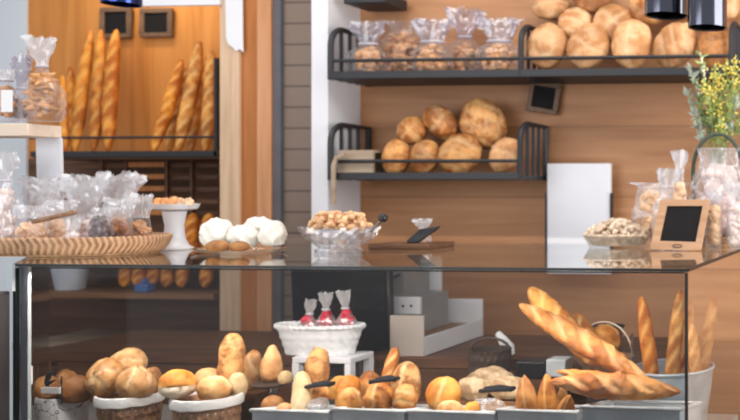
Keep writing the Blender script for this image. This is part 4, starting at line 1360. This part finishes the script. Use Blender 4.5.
# hooped basket wrapped in cellophane
c = at(719, 245, 3.475); k = mpp(719, 3.475); c.z = TOP + 0.001
t = thing('hamper', 'round hamper with a tall dark hoop handle wrapped in clear film by the flowers', 'basket', c)
woven(MB(), c, 22 * k, 25 * k, 10 * k, 20, 5, 0.003, 1, 0.55).build('basket_body', 'wicker_tan', t)
hp = [at(718 - 25 * math.cos(q / 24 * PI), 172 - 38 * math.sin(q / 24 * PI), 3.475) for q in range(25)]
hp = [(c.x - 24 * k, 3.475, c.z + 10 * k)] + hp + [(c.x + 24 * k, 3.475, c.z + 10 * k)]
MB().tube(hp, 0.0085, 10).build('hoop_handle', 'hoop', t)
m = MB(); lumps(m, (c.x, c.y), 22 * k, 12 * k, c.z + 10 * k, c.z + 84 * k, 170, 0.03, 77, 'ball', width=lambda u: 1.15 - 0.45 * u); m.build('filling', 'pale_pink', t)
def filmw(i, kk, a, r, z):
    n_ = noise.noise(Vector((math.cos(a) * 1.6, math.sin(a) * 1.6, z * 14)))
    n2_ = noise.noise(Vector((math.cos(a) * 4, math.sin(a) * 4, z * 30)))
    n3_ = noise.noise(Vector((math.cos(a) * 9, math.sin(a) * 9, z * 60)))
    return r * (1 + 0.2 * n_ + 0.2 * n2_ + 0.16 * n3_), z
MB().lathe([((25 + 4 * sstep(0, .25, u / 30)) * k * (1 - 0.35 * sstep(.55, .9, u / 30) + 0.15 * sstep(.9, 1, u / 30)), (6 + 92 * u / 30) * k) for u in range(31)], 60, c, 1, 0.55, filmw).build('film', 'film_clear', t, angle=30)

# flowers
c = at(718, 246, 3.57); k = mpp(718, 3.57); c.z = TOP + 0.001
t = thing('flower_arrangement', 'tall loose bunch of yellow and white flowers rising behind the hooped hamper', 'flowers', c)
MB().lathe([(0, 0), (11 * k, 0), (10 * k, 40 * k), (9 * k, 85 * k), (10 * k, 92 * k), (8.8 * k, 92 * k), (8 * k, 85 * k), (9 * k, 40 * k), (9 * k, 3 * k), (0, 3 * k)], 24, c, 1, 0.5).build('vase', 'plate_glass', t)
rnd = random.Random(21)
stems, leaves, gleaves, yel, whi = MB(), MB(), MB(), MB(), MB()
v2, f2 = ico(1)
base = c + Vector((0, 0, 60 * k))
ends = []
spec = [(701, 54, 'w'), (697, 82, 'w'), (690, 66, 'g'), (688, 95, 'g'), (715, 72, 'y'), (722, 80, 'y'), (728, 66, 'y'), (733, 88, 'y'), (710, 96, 'y'), (718, 102, 'y'),
        (727, 105, 'y'), (703, 110, 'g'), (695, 116, 'g'), (736, 62, 'y'), (741, 76, 'y'), (738, 100, 'g'), (711, 118, 'y'), (722, 122, 'y'), (732, 120, 'y'), (700, 100, 'w'), (706, 84, 'y'), (745, 110, 'y')]
for (px, py, kind_) in spec:
    e = at(px, py, 3.57 + rnd.uniform(-0.07, 0.07))
    mid = base.lerp(e, 0.5) + Vector((rnd.uniform(-.01, .01), rnd.uniform(-.01, .01), 0.02))
    stems.tube([base, mid, e], 0.0018, 5)
    d = (e - mid).normalized()
    if kind_ == 'y':
        for j in range(38):
            p = e - d * rnd.uniform(-0.005, 0.06) + Vector([rnd.gauss(0, 0.014) for _ in range(3)])
            r = rnd.uniform(0.0035, 0.0065)
            yel.add([p + v * r for v in v2], f2)
    if kind_ == 'w':
        for j in range(20):
            p = e - d * (j * 0.0055) + Vector([rnd.gauss(0, 0.004) for _ in range(3)])
            r = rnd.uniform(0.003, 0.006)
            whi.add([p + v * r for v in v2], f2)
    tgt = leaves if kind_ != 'g' else gleaves
    for j in range(26 if kind_ != 'g' else 34):
        p = mid.lerp(e, rnd.uniform(0.1, 1.0))
        a = Vector([rnd.gauss(0, 1) for _ in range(3)]); a = (a + d * 1.5).normalized()
        s_ = a.orthogonal().normalized(); ll = rnd.uniform(0.02, 0.046); ww = ll * 0.2
        up = a.cross(s_) * 0.0012
        tgt.add([p, p + a * ll * .5 + s_ * ww, p + a * ll, p + a * ll * .5 - s_ * ww, p + up, p + a * ll * .5 + s_ * ww + up, p + a * ll + up, p + a * ll * .5 - s_ * ww + up],
                [(0, 1, 2, 3), (7, 6, 5, 4), (0, 4, 5, 1), (1, 5, 6, 2), (2, 6, 7, 3), (3, 7, 4, 0)])
stems.build('stems', 'leaf', t); leaves.build('leaves', 'leaf', t, smooth=False, kind='stuff'); gleaves.build('grey_leaves', 'leaf_grey', t, smooth=False, kind='stuff')
yel.build('yellow_blossoms', 'yellow', t, kind='stuff'); whi.build('white_blossoms', 'blossom_white', t, kind='stuff')

# ------------------------------------------------------------------ inside the case: lined baskets of rolls
def lined_basket(label, px0, px1, py, Y, body, liner, tag=None, group='lined bread baskets in the case'):
    c = at((px0 + px1) / 2, py, Y); k = mpp((px0 + px1) / 2, Y); r = (px1 - px0) / 2 * k * obl(px0) * 1.01
    c.x += 1 * k
    h = c.z - DECK - 0.001
    t = thing('bread_basket', label, 'basket', (c.x, Y, DECK), group)
    woven(MB(), (c.x, Y, DECK + 0.001), r * 0.82, r * 0.96, h, 26, 12, 0.003, 1, 0.9).build('basket_body', body, t)
    sd = px0
    def drape(i, kk, a, rr, z):
        q = 0.003 * noise.noise(Vector((math.cos(a) * 2.5, math.sin(a) * 2.5, sd))) + 0.001 * math.sin(a * 11 + sd)
        return rr + q * 0.4, z + (q if i < 4 else q * 0.3)
    low = 0.75 if liner == 'script_cloth' else 0.13
    MB().lathe([(r * (1.01 - 0.1 * low), h - h * low), (r * 1.03, h - 0.02), (r * 1.04, h), (r * 1.01, h + 0.010), (r * 0.95, h + 0.011), (r * 0.90, h - 0.005), (r * 0.86, h - 0.05), (r * 0.8, h - 0.052), (r * 0.8, h - 0.055), (r * 0.88, h - 0.055),
                (r * 0.925, h - 0.01), (r * 0.985, h - 0.002), (r * 0.995, h - 0.02), (r * (0.985 - 0.1 * low), h - h * low)], 72, (c.x, Y, DECK + 0.001), 1, 0.9, drape, closed=True).build('liner', liner, t)
    MB().lathe([(0, h - 0.075), (r * 0.8, h - 0.075), (r * 0.8, h - 0.06), (0, h - 0.06)], 32, (c.x, Y, DECK + 0.001), 1, 0.9).build('false_bottom', body, t)
    return t, c, r, h

lined_basket('basket draped in white cloth printed with dark script at the case corner', 33, 90, 398, 2.72, 'wicker_dark', 'script_cloth')
lined_basket('brown wicker basket with white lining and three big scored rolls', 92, 166, 396, 2.72, 'wicker_brown', 'cloth_white')
lined_basket('brown wicker basket with white lining and a cut golden roll', 168, 245, 398, 2.70, 'wicker_brown', 'cloth_white')

gr = 'rolls in the lined baskets'
RO = [
    ((37, 376, 58, 399), 2.72, 0.04, 'c_roll_brown', 'none', 'up', 'brown roll at the case corner end of the script cloth basket'),
    ((57, 370, 75, 393), 2.80, 0.04, 'c_roll_brown', 'none', 'up', 'brown roll standing higher at the back of the script cloth basket'),
    ((62, 376, 90, 401), 2.70, 0.045, 'c_roll_brown', 'none', 'up', 'broad brown roll in the script cloth basket next to the scored rolls'),
    ((90, 358, 121, 397), 2.70, 0.05, 'c_roll', 'kaiser', 'front', 'pale scored roll standing at the end of the pile nearest the script cloth basket'),
    ((112, 348, 144, 381), 2.80, 0.05, 'c_roll', 'kaiser', 'front', 'scored roll at the very top of the first wicker basket'),
    ((119, 367, 153, 397), 2.69, 0.045, 'c_roll', 'kaiser', 'up', 'scored roll with a white side at the front of the first wicker basket'),
    ((145, 367, 160, 393), 2.76, 0.04, 'c_roll_brown', 'none', 'up', 'small darker roll peeking out beside the cut golden roll'),
    ((195, 368, 221, 390), 2.78, 0.04, 'c_roll', 'none', 'up', 'smooth roll behind the small round roll in the second wicker basket'),
    ((199, 377, 229, 397), 2.67, 0.045, 'c_roll', 'one', 'up', 'smooth round roll at the front of the second wicker basket'),
    ((229, 373, 246, 396), 2.75, 0.03, 'c_pale', 'none', 'up', 'small pale roll at the foot of the tall pinched loaf'),
]
for i, (bx, Y, d, mt, ct, fc, lab) in enumerate(RO):
    bread('roll', lab, 'bread', bx, Y, d, mt, ct, fc, 140 + i, 17 * i % 40, 8, gr, 0.08)
bread('loaf', 'tall speckled loaf pinched at its waist standing at the back of the second wicker basket', 'bread', (217, 333, 245, 392), 2.80, 0.035, 'c_seed', 'none', 'front', 152, 0, 6, None, 0.06, waist=0.16)
# the cut golden roll: golden dome on white crumb
bx = (157, 371, 198, 397)
c = at(177.5, 397, 2.66); k = mpp(177, 2.66); w = 17.5 * k
t = thing('cut_roll', 'golden roll cut open to show white crumb in the second wicker basket', 'bread', c)
m = MB(); vs, fs = ico(4); o_, cv_ = [], []
for v in vs:
    q = 1 + 0.05 * noise.noise(v * 2 + Vector((3, 3, 3)))
    z = v.z * 24 * k * q * 0.98 if v.z > 0 else v.z * 0.002
    o_.append((c.x + v.x * w * q, c.y + v.y * 0.045 * q, c.z + 13 * k + z * 0.62 - 0.02 * v.y * 0))
m.add(o_, fs); m.build('crust', 'c_roll_gold', t, angle=80)
m = MB(); o_ = []
for v in vs:
    q = 1 + 0.06 * noise.noise(v * 3 + Vector((1, 5, 3)))
    z = math.copysign(abs(v.z) ** 0.5, v.z) * 13 * k * q if v.z < 0 else v.z * 0.002
    o_.append((c.x + v.x * w * q * 0.95, c.y + v.y * 0.044 * q, c.z + 12.7 * k + z))
m.add(o_, fs); m.build('crumb', 'crumb', t, angle=80)

# price tag and peg in the script cloth basket
t = thing('price_tag', 'small blank white price tag on a stick in the script cloth basket', 'tag', at(52, 400, 2.62))
m = MB(); pxbox(m, 41, 387.5, 60, 393.5, 2.625, 0.003); m.build('card', 'label_white', t)
MB().tube([at(61.5, 376, 2.63), at(61.5, 404, 2.63)], 0.0022).build('stick', 'black_plastic', t)
m = MB()
m.tube([at(48, 394, 2.645), at(47, 382, 2.645), at(49, 374, 2.645), at(53, 371, 2.645)], [0.004, 0.007, 0.009, 0.003], 8)
m.tube([at(47, 384, 2.645), at(55, 380, 2.645)], [0.007, 0.002], 8)
m.build('clip', 'rubber', label='dark peg clip standing among the brown rolls of the script cloth basket', cat='clip')

# low metal cake stand
c = at(272, 420, 2.84); k = mpp(272, 2.84); zt = at(272, 383, 2.84).z
c.z = DECK + 0.001; h = zt - c.z
t = thing('pastry_stand', 'low dark pedestal stand with chrome stem carrying the pointed loaf', 'stand', c)
MB().lathe([(0, 0), (16 * k, 0), (15 * k, 0.01), (4 * k, 0.02), (3 * k, h - 0.04), (5 * k, h - 0.012), (0, h - 0.012)], 24, c).build('stem', 'chrome', t)
MB().lathe([(0, h - 0.011), (14 * k, h - 0.011), (21 * k, h - 0.002), (21 * k, h + 0.002), (18 * k, h - 0.001), (0, h - 0.003)], 40, c, 0.86, 0.86).build('plate', 'wicker_dark', t)
bread('loaf', 'pointed crusty loaf standing on the low pedestal stand', 'bread', (259, 345, 284, 383.3), 2.87, 0.04, 'c_roll', 'none', 'front', 161, 0, 4, None, 0.08, taper=0.55)
bread('roll', 'small round roll beside the pointed loaf on the pedestal stand', 'bread', (279, 371, 292, 383.3), 2.82, 0.022, 'c_pale', 'none', 'up', 162, 0, 0, None, 0.06)
bread('loaf', 'dark crusty oval loaf upright between the pinched loaf and the pointed loaf', 'bread', (239, 350, 260, 392), 2.93, 0.03, 'c_crusty', 'diag', 'front', 163, 10, 8, None, 0.1)
t2 = thing('box', 'dark brown box under the upright oval loaf behind the baskets', 'box', at(249, 415, 2.93))
a, b = at(236, 392, 2.9), at(262, 392, 2.9)
MB().box((a.x, 2.87, DECK + 0.001), (b.x, 3.0, a.z + 0.002)).build('body', 'dark_wood', t2, bevel=0.003)
MB().box((a.x + 0.01, 2.866, DECK + 0.06), (b.x - 0.01, 2.8695, a.z - 0.03)).build('front_plate', 'wicker_dark', t2)

# grey trays of bread along the front
def bread_tray(label, px0, px1, py, Y, D, mat='tray_grey', liner='cloth_grey', group='grey bread trays in the case'):
    k = mpp((px0 + px1) / 2, Y)
    a, b = at(px0, py, Y), at(px1, py, Y)
    z1 = (a.z + b.z) / 2; z0 = DECK + 0.001
    th = 0.010
    t = thing('bread_tray', label, 'tray', ((a.x + b.x) / 2, Y + D / 2, DECK), group)
    zb = z1 - 0.05
    m = MB()
    m.box((a.x, Y, z0), (b.x, Y + th, z1)); m.box((a.x, Y + D - th, z0), (b.x, Y + D, zb))
    for xx in (a.x, b.x - th):
        vs = []
        for x_ in (xx, xx + th):
            vs += [(x_, Y + th, z0), (x_, Y + D - th, z0), (x_, Y + D - th, zb), (x_, Y + th, z1)]
        m.add(vs, [(0, 1, 2, 3), (7, 6, 5, 4), (0, 4, 5, 1), (1, 5, 6, 2), (2, 6, 7, 3), (3, 7, 4, 0)])
    m.build('sides', mat, t, bevel=0.002)
    MB().box((a.x + th, Y + th, z1 - 0.125), (b.x - th, Y + D - th, z1 - 0.11)).build('floor_board', liner, t)
    pts = [(a.x - 0.002, Y - 0.002, z1), (b.x + 0.002, Y - 0.002, z1), (b.x + 0.002, Y + D + 0.002, zb), (a.x - 0.002, Y + D + 0.002, zb)]
    MB().tube([Vector(p) for p in pts], 0.006, 8, closed=True).build('rim', liner, t)
    return z1 - 0.045

zf1 = bread_tray('grey tray holding the long pale bread and a clear film sheet', 252, 328, 411, 2.60, 0.25)
zf2 = bread_tray('grey tray holding the thick sliced loaf with black tongs', 333, 404, 410, 2.60, 0.25)
zf3 = bread_tray('grey tray with small rolls and a blue-grey bag in the middle of the case', 408, 494, 412, 2.60, 0.25)
zf4 = bread_tray('grey tray with pointed wedge breads beside the big baguettes', 498, 577, 411, 2.60, 0.25)
zf5 = bread_tray('pale grey tray carrying the big crossed baguettes near the case edge', 582, 680, 408, 2.545, 0.27)

stick('long_bread', 'long pale floury bread leaning upright out of the grey tray', 'bread', (297, 417), (302, 371), 2.66, 2.72, 9, 'c_pale', seed=171, slashes=0, bend=-0.06, point=0.4)
bread('bread', 'rough seeded square bread upright behind the long pale bread', 'bread', (305, 347, 329, 394), 2.79, 0.03, 'c_seed', 'none', 'front', 172, 0, 6, None, 0.10, flat=0.5)
bread('roll', 'orange roll lying behind the black tongs of the first grey tray', 'bread', (309, 384, 328, 403), 2.76, 0.035, 'c_crusty', 'one', 'up', 173, 0, 0, None, 0.08)
bread('roll', 'round orange roll beside the white stand leg', 'bread', (328, 377, 351, 399), 2.90, 0.04, 'c_roll_gold', 'one', 'up', 174, 0, 0, None, 0.08)
bread('roll', 'small pale roll low in the first grey tray', 'bread', (277, 403, 292, 416), 2.67, 0.025, 'c_roll', 'none', 'up', 175, 0, 0, None, 0.08)
m = MB(); c = at(322, 404, 2.82)
t3 = thing('block', 'grey low box under the orange roll by the white stand', 'box', at(340, 415, 2.9))
a, b = at(318, 400, 2.86), at(354, 400, 2.86)
MB().box((a.x, 2.865, DECK + 0.001), (b.x, 2.96, a.z + 0.003)).build('body', 'dark_grey', t3, bevel=0.004)
MB().box((a.x + 0.01, 2.862, DECK + 0.05), (b.x - 0.01, 2.8645, a.z - 0.02)).build('front_plate', 'black_plastic', t3)

def tongs(label, a, b, Y, group='black tongs in the trays'):
    t = thing('tongs', label, 'tongs', at((a[0] + b[0]) / 2, (a[1] + b[1]) / 2, Y), group)
    for dy, nm in ((-0.010, 'arm'), (0.010, 'arm')):
        p, q = at(*a, Y) + Vector((0, dy, 0)), at(*b, Y) + Vector((0, dy * 1.6, 0))
        mid = p.lerp(q, 0.5) + Vector((0, dy * 0.8, 0.004))
        MB().tube([p, mid, q], [0.006, 0.008, 0.007], 8).build(nm, 'black_plastic', t)
    p = at(*a, Y)
    MB().tube([p + Vector((0, -0.012, 0)), p + Vector((0, 0.012, 0))], 0.008, 10).build('hinge', 'black_plastic', t)
tongs('black tongs lying below the seeded square bread', (331, 384), (309, 386), 2.70)
tongs('black tongs lying on the thick sliced loaf', (396, 379), (373, 381), 2.63)
tongs('black tongs lying across the paper-wrapped rolls', (512, 389), (482, 390), 2.70)

# thick loaf, sticks and others of the second tray
bread('loaf', 'thick crusty sliced loaf at the front of the second grey tray', 'bread', (365, 383, 393, 416), 2.68, 0.045, 'c_crusty', 'oneup', 'front', 181, 0, 10, None, 0.10)
stick('bread_stick', 'stubby golden bread stick pointing up out of the second grey tray', 'bread', (382, 398), (396, 347), 2.78, 2.84, 6.5, 'c_bag', seed=182, slashes=3, point=0.2)
bread('bread', 'flat seeded bread upright behind the thick loaf and the bread stick', 'bread', (391, 361, 421, 411), 2.79, 0.03, 'c_seed', 'oneup', 'front', 183, 0, 10, None, 0.08)
bread('bread', 'orange broad bread lying behind the stubby bread stick tongs', 'bread', (358, 372, 381, 396), 2.88, 0.035, 'c_crusty', 'none', 'up', 184, 0, 0, None, 0.08)
bread('loaf', 'sliced crusty slab loaf between the thick loaf and the round golden loaf', 'bread', (394, 384, 416, 416), 2.69, 0.04, 'c_crusty', 'lines', 'front', 185, 0, 10, None, 0.1)
bread('loaf', 'round golden loaf behind the small pale roll of the third tray', 'bread', (426, 377, 461, 411), 2.735, 0.035, 'c_roll_gold', 'oneup', 'front', 186, 0, 20, None, 0.09)
bread('roll', 'pale oval roll at the front corner of the third tray', 'bread', (436, 401, 464, 418), 2.65, 0.025, 'c_roll', 'none', 'up', 187, 0, 0, None, 0.08)
bread('roll', 'small yellow roll in the third tray beside the blue-grey bag', 'bread', (465, 402, 479, 415), 2.645, 0.035, 'c_roll_gold', 'none', 'up', 188, 0, 0, None, 0.08)
a, b = at(355, 396, 2.88), at(456, 396, 2.88)
t4 = thing('box', 'dark box carrying the broad orange bread and round golden loaf', 'box', at(400, 415, 2.92))
MB().box((a.x, 2.86, DECK + 0.001), (b.x, 2.99, at(400, 409, 2.88).z)).build('body', 'dark_wood', t4, bevel=0.003)
MB().box((a.x + 0.01, 2.857, DECK + 0.04), (b.x - 0.01, 2.8595, at(400, 414, 2.88).z)).build('front_plate', 'wicker_dark', t4)
for bx, Y, d, mt, ct, fc, lab in (
    ((336, 388, 362, 410), 2.70, 0.035, 'c_crusty', 'one', 'up', 'crusty roll in the second grey tray beside the thick sliced loaf'),
    ((338, 376, 360, 396), 2.80, 0.035, 'c_roll_gold', 'none', 'up', 'golden roll behind the crusty roll of the second grey tray'),
    ((262, 396, 284, 412), 2.76, 0.03, 'c_roll_brown', 'none', 'up', 'brown roll at the back of the first grey tray under the pedestal stand'),
    ((486, 400, 506, 416), 2.76, 0.03, 'c_roll', 'one', 'up', 'pale roll behind the blue-grey film bag in the third tray')):
    bread('roll', lab, 'bread', bx, Y, d, mt, ct, fc, 260 + int(bx[0]), 0, 0, 'loose rolls in the grey trays', 0.1)
# film bag in the trays
def film(label, bx, Y, d, seed, mat='cello_milky'):
    x0, y0, x1, y1 = bx
    c = at((x0 + x1) / 2, (y0 + y1) / 2, Y); k = mpp(x0, Y); w, h = (x1 - x0) / 2 * k, (y1 - y0) / 2 * k
    vs, fs = ico(4); s3 = Vector((seed, seed, seed)); o_ = []
    for v in vs:
        q = 1 + 0.22 * noise.noise(v * 2.2 + s3) + 0.12 * noise.noise(v * 5 + s3)
        o_.append((c.x + v.x * w * q, c.y + v.y * d * q, c.z + v.z * h * q))
    MB().add(o_, fs).build('film_bag', mat, label=label, cat='bag', angle=50)
film('crumpled clear film bag lying in the first grey tray', (308, 398, 326, 412), 2.70, 0.035, 5)
film('crumpled blue-grey film bag lying in the third tray', (472, 398, 504, 415), 2.68, 0.03, 8, 'cello_milky')

# paper-wrapped rolls on a crate behind
a, b = at(458, 404, 2.90), at(526, 404, 2.90)
zc = at(490, 398, 2.86).z
t5 = thing('crate', 'dark slatted wooden crate under the paper-wrapped rolls', 'crate', at(492, 415, 2.93))
for q in range(3):
    z0 = DECK + 0.001 + q * (zc - DECK) / 3
    MB().box((a.x, 2.858, z0), (b.x, 2.868, z0 + (zc - DECK) / 3 - 0.012)).build('slat', 'mid_wood', t5, bevel=0.002)
MB().box((a.x, 2.8685, DECK + 0.001), (b.x, 3.06, zc - 0.016)).build('body', 'dark_wood', t5)
gw = 'paper-wrapped rolls on the crate'
for i, (bx, Y, lab) in enumerate((((454, 378, 491, 399), 2.88, 'beige floury wrapped roll at the golden loaf end of the slatted crate'),
                                ((489, 376, 527, 398), 2.885, 'beige floury wrapped roll at the wedge bread end of the slatted crate'),
                                ((468, 367, 514, 389), 2.97, 'beige floury wrapped roll at the back on the slatted crate'))):
    bread('wrapped_roll', lab, 'bread', bx, Y, 0.038, 'c_wrap', 'diag', 'up', 190 + i, 0, 0, gw, 0.16, flat=0.7)

# wedge breads
gk = 'wedge breads in the grey tray'
for i, (bx, Y, rl, mt, lab) in enumerate((((512, 377, 541, 420), 2.68, -9, 'c_bag_pale', 'broad wedge bread leaning at the tray side nearest the wrapped rolls'),
                                      ((534, 375, 561, 421), 2.745, -4, 'c_bag', 'tall wedge bread standing in the middle of the tray by the baguettes'),
                                      ((553, 384, 570, 420), 2.80, 4, 'c_crusty', 'thin wedge bread half hidden behind the tall one'),
                                      ((554, 395, 578, 422), 2.67, 12, 'c_bag', 'short stubby wedge bread beside the big baguette end'))):
    bread('wedge_bread', lab, 'bread', bx, Y, 0.03, mt, 'oneup', 'front', 200 + i, rl, 6, gk, 0.1, taper=0.55, groove=0.14)

# the big baguettes at the case edge
gb = 'big baguettes across the case'
bk = dict(depth=0.34, rough=0.14, rings=90, seg=28)
stick('baguette', 'longest slashed baguette slanting up out of the tray, in front of the others', 'baguette', (650, 382), (519, 304), 2.70, 2.86, 12, 'c_bag_pale', seed=211, slashes=5, group=gb, point=0.7, face=(0.1, -0.6, 0.8), **bk)
stick('baguette', 'golden baguette slanting up behind the long slashed one', 'baguette', (600, 366), (529, 288), 2.90, 2.98, 11.5, 'c_bag', seed=212, slashes=5, group=gb, point=0.3, face=(0.1, -0.7, 0.7), **bk)
stick('baguette', 'fat pointed loaf lying lowest and level across the pale grey tray', 'baguette', (550, 381), (682, 392), 2.63, 2.63, 14, 'c_bag_pale', seed=213, slashes=4, group=gb, point=0.9, face=(0, -0.6, 0.8), **bk)
stick('baguette', 'slim baguette lying behind the fat pointed loaf', 'baguette', (556, 371), (676, 392), 2.74, 2.735, 8, 'c_bag', seed=214, slashes=5, group=gb, point=0.8, face=(0, -0.5, 0.9), **bk)
stick('baguette', 'short curved golden bread standing at the wire-handled bowl', 'bread', (603, 352), (574, 313), 3.04, 3.10, 9, 'c_bag', seed=215, slashes=3, point=0.5, bend=0.05, rough=0.12)

c = at(604, 356, 3.12); k = mpp(604, 3.12)
t = thing('wire_basket', 'shallow brown bowl with a thin pale wire handle and golden breads', 'basket', c)
zb0 = at(604, 372, 3.1).z
MB().lathe([(0, 0), (18 * k, 0), (29 * k, 13 * k), (31 * k, 15 * k), (29.5 * k, 15 * k), (27 * k, 12.5 * k), (17 * k, 1.5 * k), (0, 1.5 * k)], 40, (c.x, 3.12, zb0), 1, 0.7).build('bowl', 'wicker_brown', t)
MB().tube([(c.x - 29 * k * math.cos(q / 16 * PI) , 3.12, zb0 + 15 * k + 34 * k * math.sin(q / 16 * PI)) for q in range(17)], 0.0035).build('handle', 'pale_board', t)
MB().lathe([(0, 0), (16 * k, 0), (16 * k, zb0 - DECK - 0.003), (0, zb0 - DECK - 0.003)], 24, (c.x, 3.12, DECK + 0.001)).build('pedestal', 'dark_grey', t)
bread('roll', 'golden roll in the wire-handled bowl behind the baguettes', 'bread', (588, 325, 620, 350), 3.15, 0.05, 'c_roll_gold', 'one', 'up', 221, 0, 0, None, 0.1)

# dark pan and black device on the counter behind
c = at(606, 326, 3.42)
t = thing('pan', 'flat dark oval pan on a block behind the wire-handled bowl', 'pan', at(606, 355, 3.42))
kk = mpp(606, 3.42)
zp = at(606, 330, 3.42).z
MB().lathe([(0, 0), (15 * kk, 0), (18 * kk, 4 * kk), (17.2 * kk, 4 * kk), (14.5 * kk, 1 * kk), (0, 1 * kk)], 36, (c.x, 3.44, zp), 1, 0.7).build('dish', 'black_plastic', t)
MB().box((c.x - 0.05, 3.40, WORK + 0.001), (c.x + 0.05, 3.48, zp - 0.001)).build('block', 'dark_wood', t)
TY = 3.1
t = thing('card_terminal', 'black boxy device with a pale side between the wedge breads and baguettes', 'device', at(535, 378, TY))
a, b = at(516, 378, TY), at(545, 362, TY)
MB().box((a.x, TY, a.z), (b.x, TY + 0.08, b.z)).build('body', 'black_plastic', t, bevel=0.005)
a2, b2 = at(546, 376, TY), at(565, 360, TY)
MB().box((b.x + 0.001, TY + 0.005, a.z + 0.004), (b2.x, TY + 0.075, b2.z)).build('side_unit', 'tray_grey', t, bevel=0.005)
MB().box((a.x + 0.02, TY + 0.01, DECK + 0.001), (b2.x - 0.02, TY + 0.07, a.z - 0.0005)).build('support', 'dark_wood', t)

# bucket with baguettes
c = at(674, 361, 2.98); k = mpp(674, 2.98); h = c.z - DECK - 0.02
RB = 40 * k
t = thing('bucket', 'galvanised grey bucket of upright baguettes in the case corner', 'bucket', (c.x, 2.97, DECK))
MB().lathe([(0, 0), (RB * 0.74, 0), (RB * 0.76, 0.004), (RB * 0.9, h * 0.55), (RB * 0.91, h * 0.57), (RB * 0.99, h - 0.006), (RB * 1.0, h), (RB * 0.98, h), (RB * 0.72, 0.006), (0, 0.006)], 56, (c.x, 2.97, DECK + 0.001)).build('pail', 'bucket', t)
rope_ring((c.x, 2.97), RB * 1.0, RB * 1.0, DECK + h, 0.005, 80, 0, 8, 0).build('rim', 'bucket', t)
hx = at(634, 366, 2.97)
MB().tube([(c.x - RB * 1.01, 2.97, DECK + h - 0.03), (c.x - RB * 1.03, 2.96, DECK + h + 0.02), (c.x - RB * 1.02, 2.95, DECK + h + 0.09), (c.x - RB * 1.0, 2.95, DECK + h + 0.12)], 0.004).build('handle', 'chrome', t)
gbk = 'baguettes in the grey bucket'
for i, (a_, b_, Y0_, Y1_, r, mt, lab) in enumerate((((656, 405), (641, 296), 2.93, 2.98, 7.5, 'c_bag_orange', 'dark golden baguette in the bucket nearest the big crossed baguettes'),
                                          ((668, 405), (681, 289), 2.90, 2.95, 7.2, 'c_bag', 'tall golden baguette in the bucket just inside the glass edge'),
                                          ((682, 405), (690, 300), 3.0, 3.02, 6.5, 'c_bag_pale', 'pale baguette in the bucket straddling the dark glass edge'),
                                          ((700, 405), (690, 318), 2.94, 2.93, 6.0, 'c_crusty', 'brown shorter baguette leaning inwards in the bucket beyond the glass edge'),
                                          ((694, 405), (715, 296), 2.98, 3.06, 7.0, 'c_bag_pale', 'baguette in the bucket leaning furthest out beyond the glass edge'))):
    stick('baguette', lab, 'baguette', a_, b_, Y0_, Y1_, r, mt, seed=230 + i, slashes=5, group=gbk, point=0.35)

# ------------------------------------------------------------------ light
w = bpy.data.worlds.new('shop_light'); sc.world = w; w.use_nodes = True
bg = w.node_tree.nodes['Background']
bg.inputs['Color'].default_value = (0.95, 0.96, 1.0, 1)
bg.inputs['Strength'].default_value = 0.55

def area(name, loc, target, sx, sy, power, col):
    l = bpy.data.lights.new(name, 'AREA'); l.shape = 'RECTANGLE'; l.size = sx; l.size_y = sy; l.energy = power; l.color = col
    o = bpy.data.objects.new(name, l); COL.objects.link(o); o.location = loc
    o.rotation_euler = (Vector(target) - Vector(loc)).to_track_quat('-Z', 'Y').to_euler()
    return o
area('window_daylight', (1.5, 2.7, 2.2), (-1.6, 3.8, 1.8), 2.2, 2.2, 98, (1.0, 0.97, 0.94))
area('ceiling_light', (-2.0, 2.7, 3.3), (-2.1, 3.6, 1.0), 3.4, 0.8, 42, (1.0, 0.94, 0.88))
area('alcove_light', (at(125, 0, 4.2).x, 4.2, 2.85), (at(125, 0, 4.2).x, 4.35, 1.5), 0.8, 0.1, 5, (1.0, 0.86, 0.66))
area('shopfront_fill', (-3.4, -0.2, 2.0), (-2.6, 3.0, 1.1), 2.6, 2.0, 60, (0.94, 0.97, 1.0))  # added front fill lamp with no visible source
area('case_fill_lamp', ((CX0 + CX1) / 2 - 0.1, CY0 + 0.04, TOP - 0.022), ((CX0 + CX1) / 2 - 0.1, CY0 + 0.30, DECK), 2.0, 0.02, 26, (1.0, 0.9, 0.79))  # added lamp that brightens the breads behind the tinted pane

sc.view_settings.view_transform = 'Standard'
sc.view_settings.look = 'None'
sc.view_settings.gamma = 1
sc.view_settings.use_curve_mapping = False
sc.view_settings.exposure = 0.0
sc.cycles.transparent_max_bounces = 32
sc.cycles.max_bounces = 10
sc.cycles.use_denoising = True
sc.cycles.filter_width = 2.0
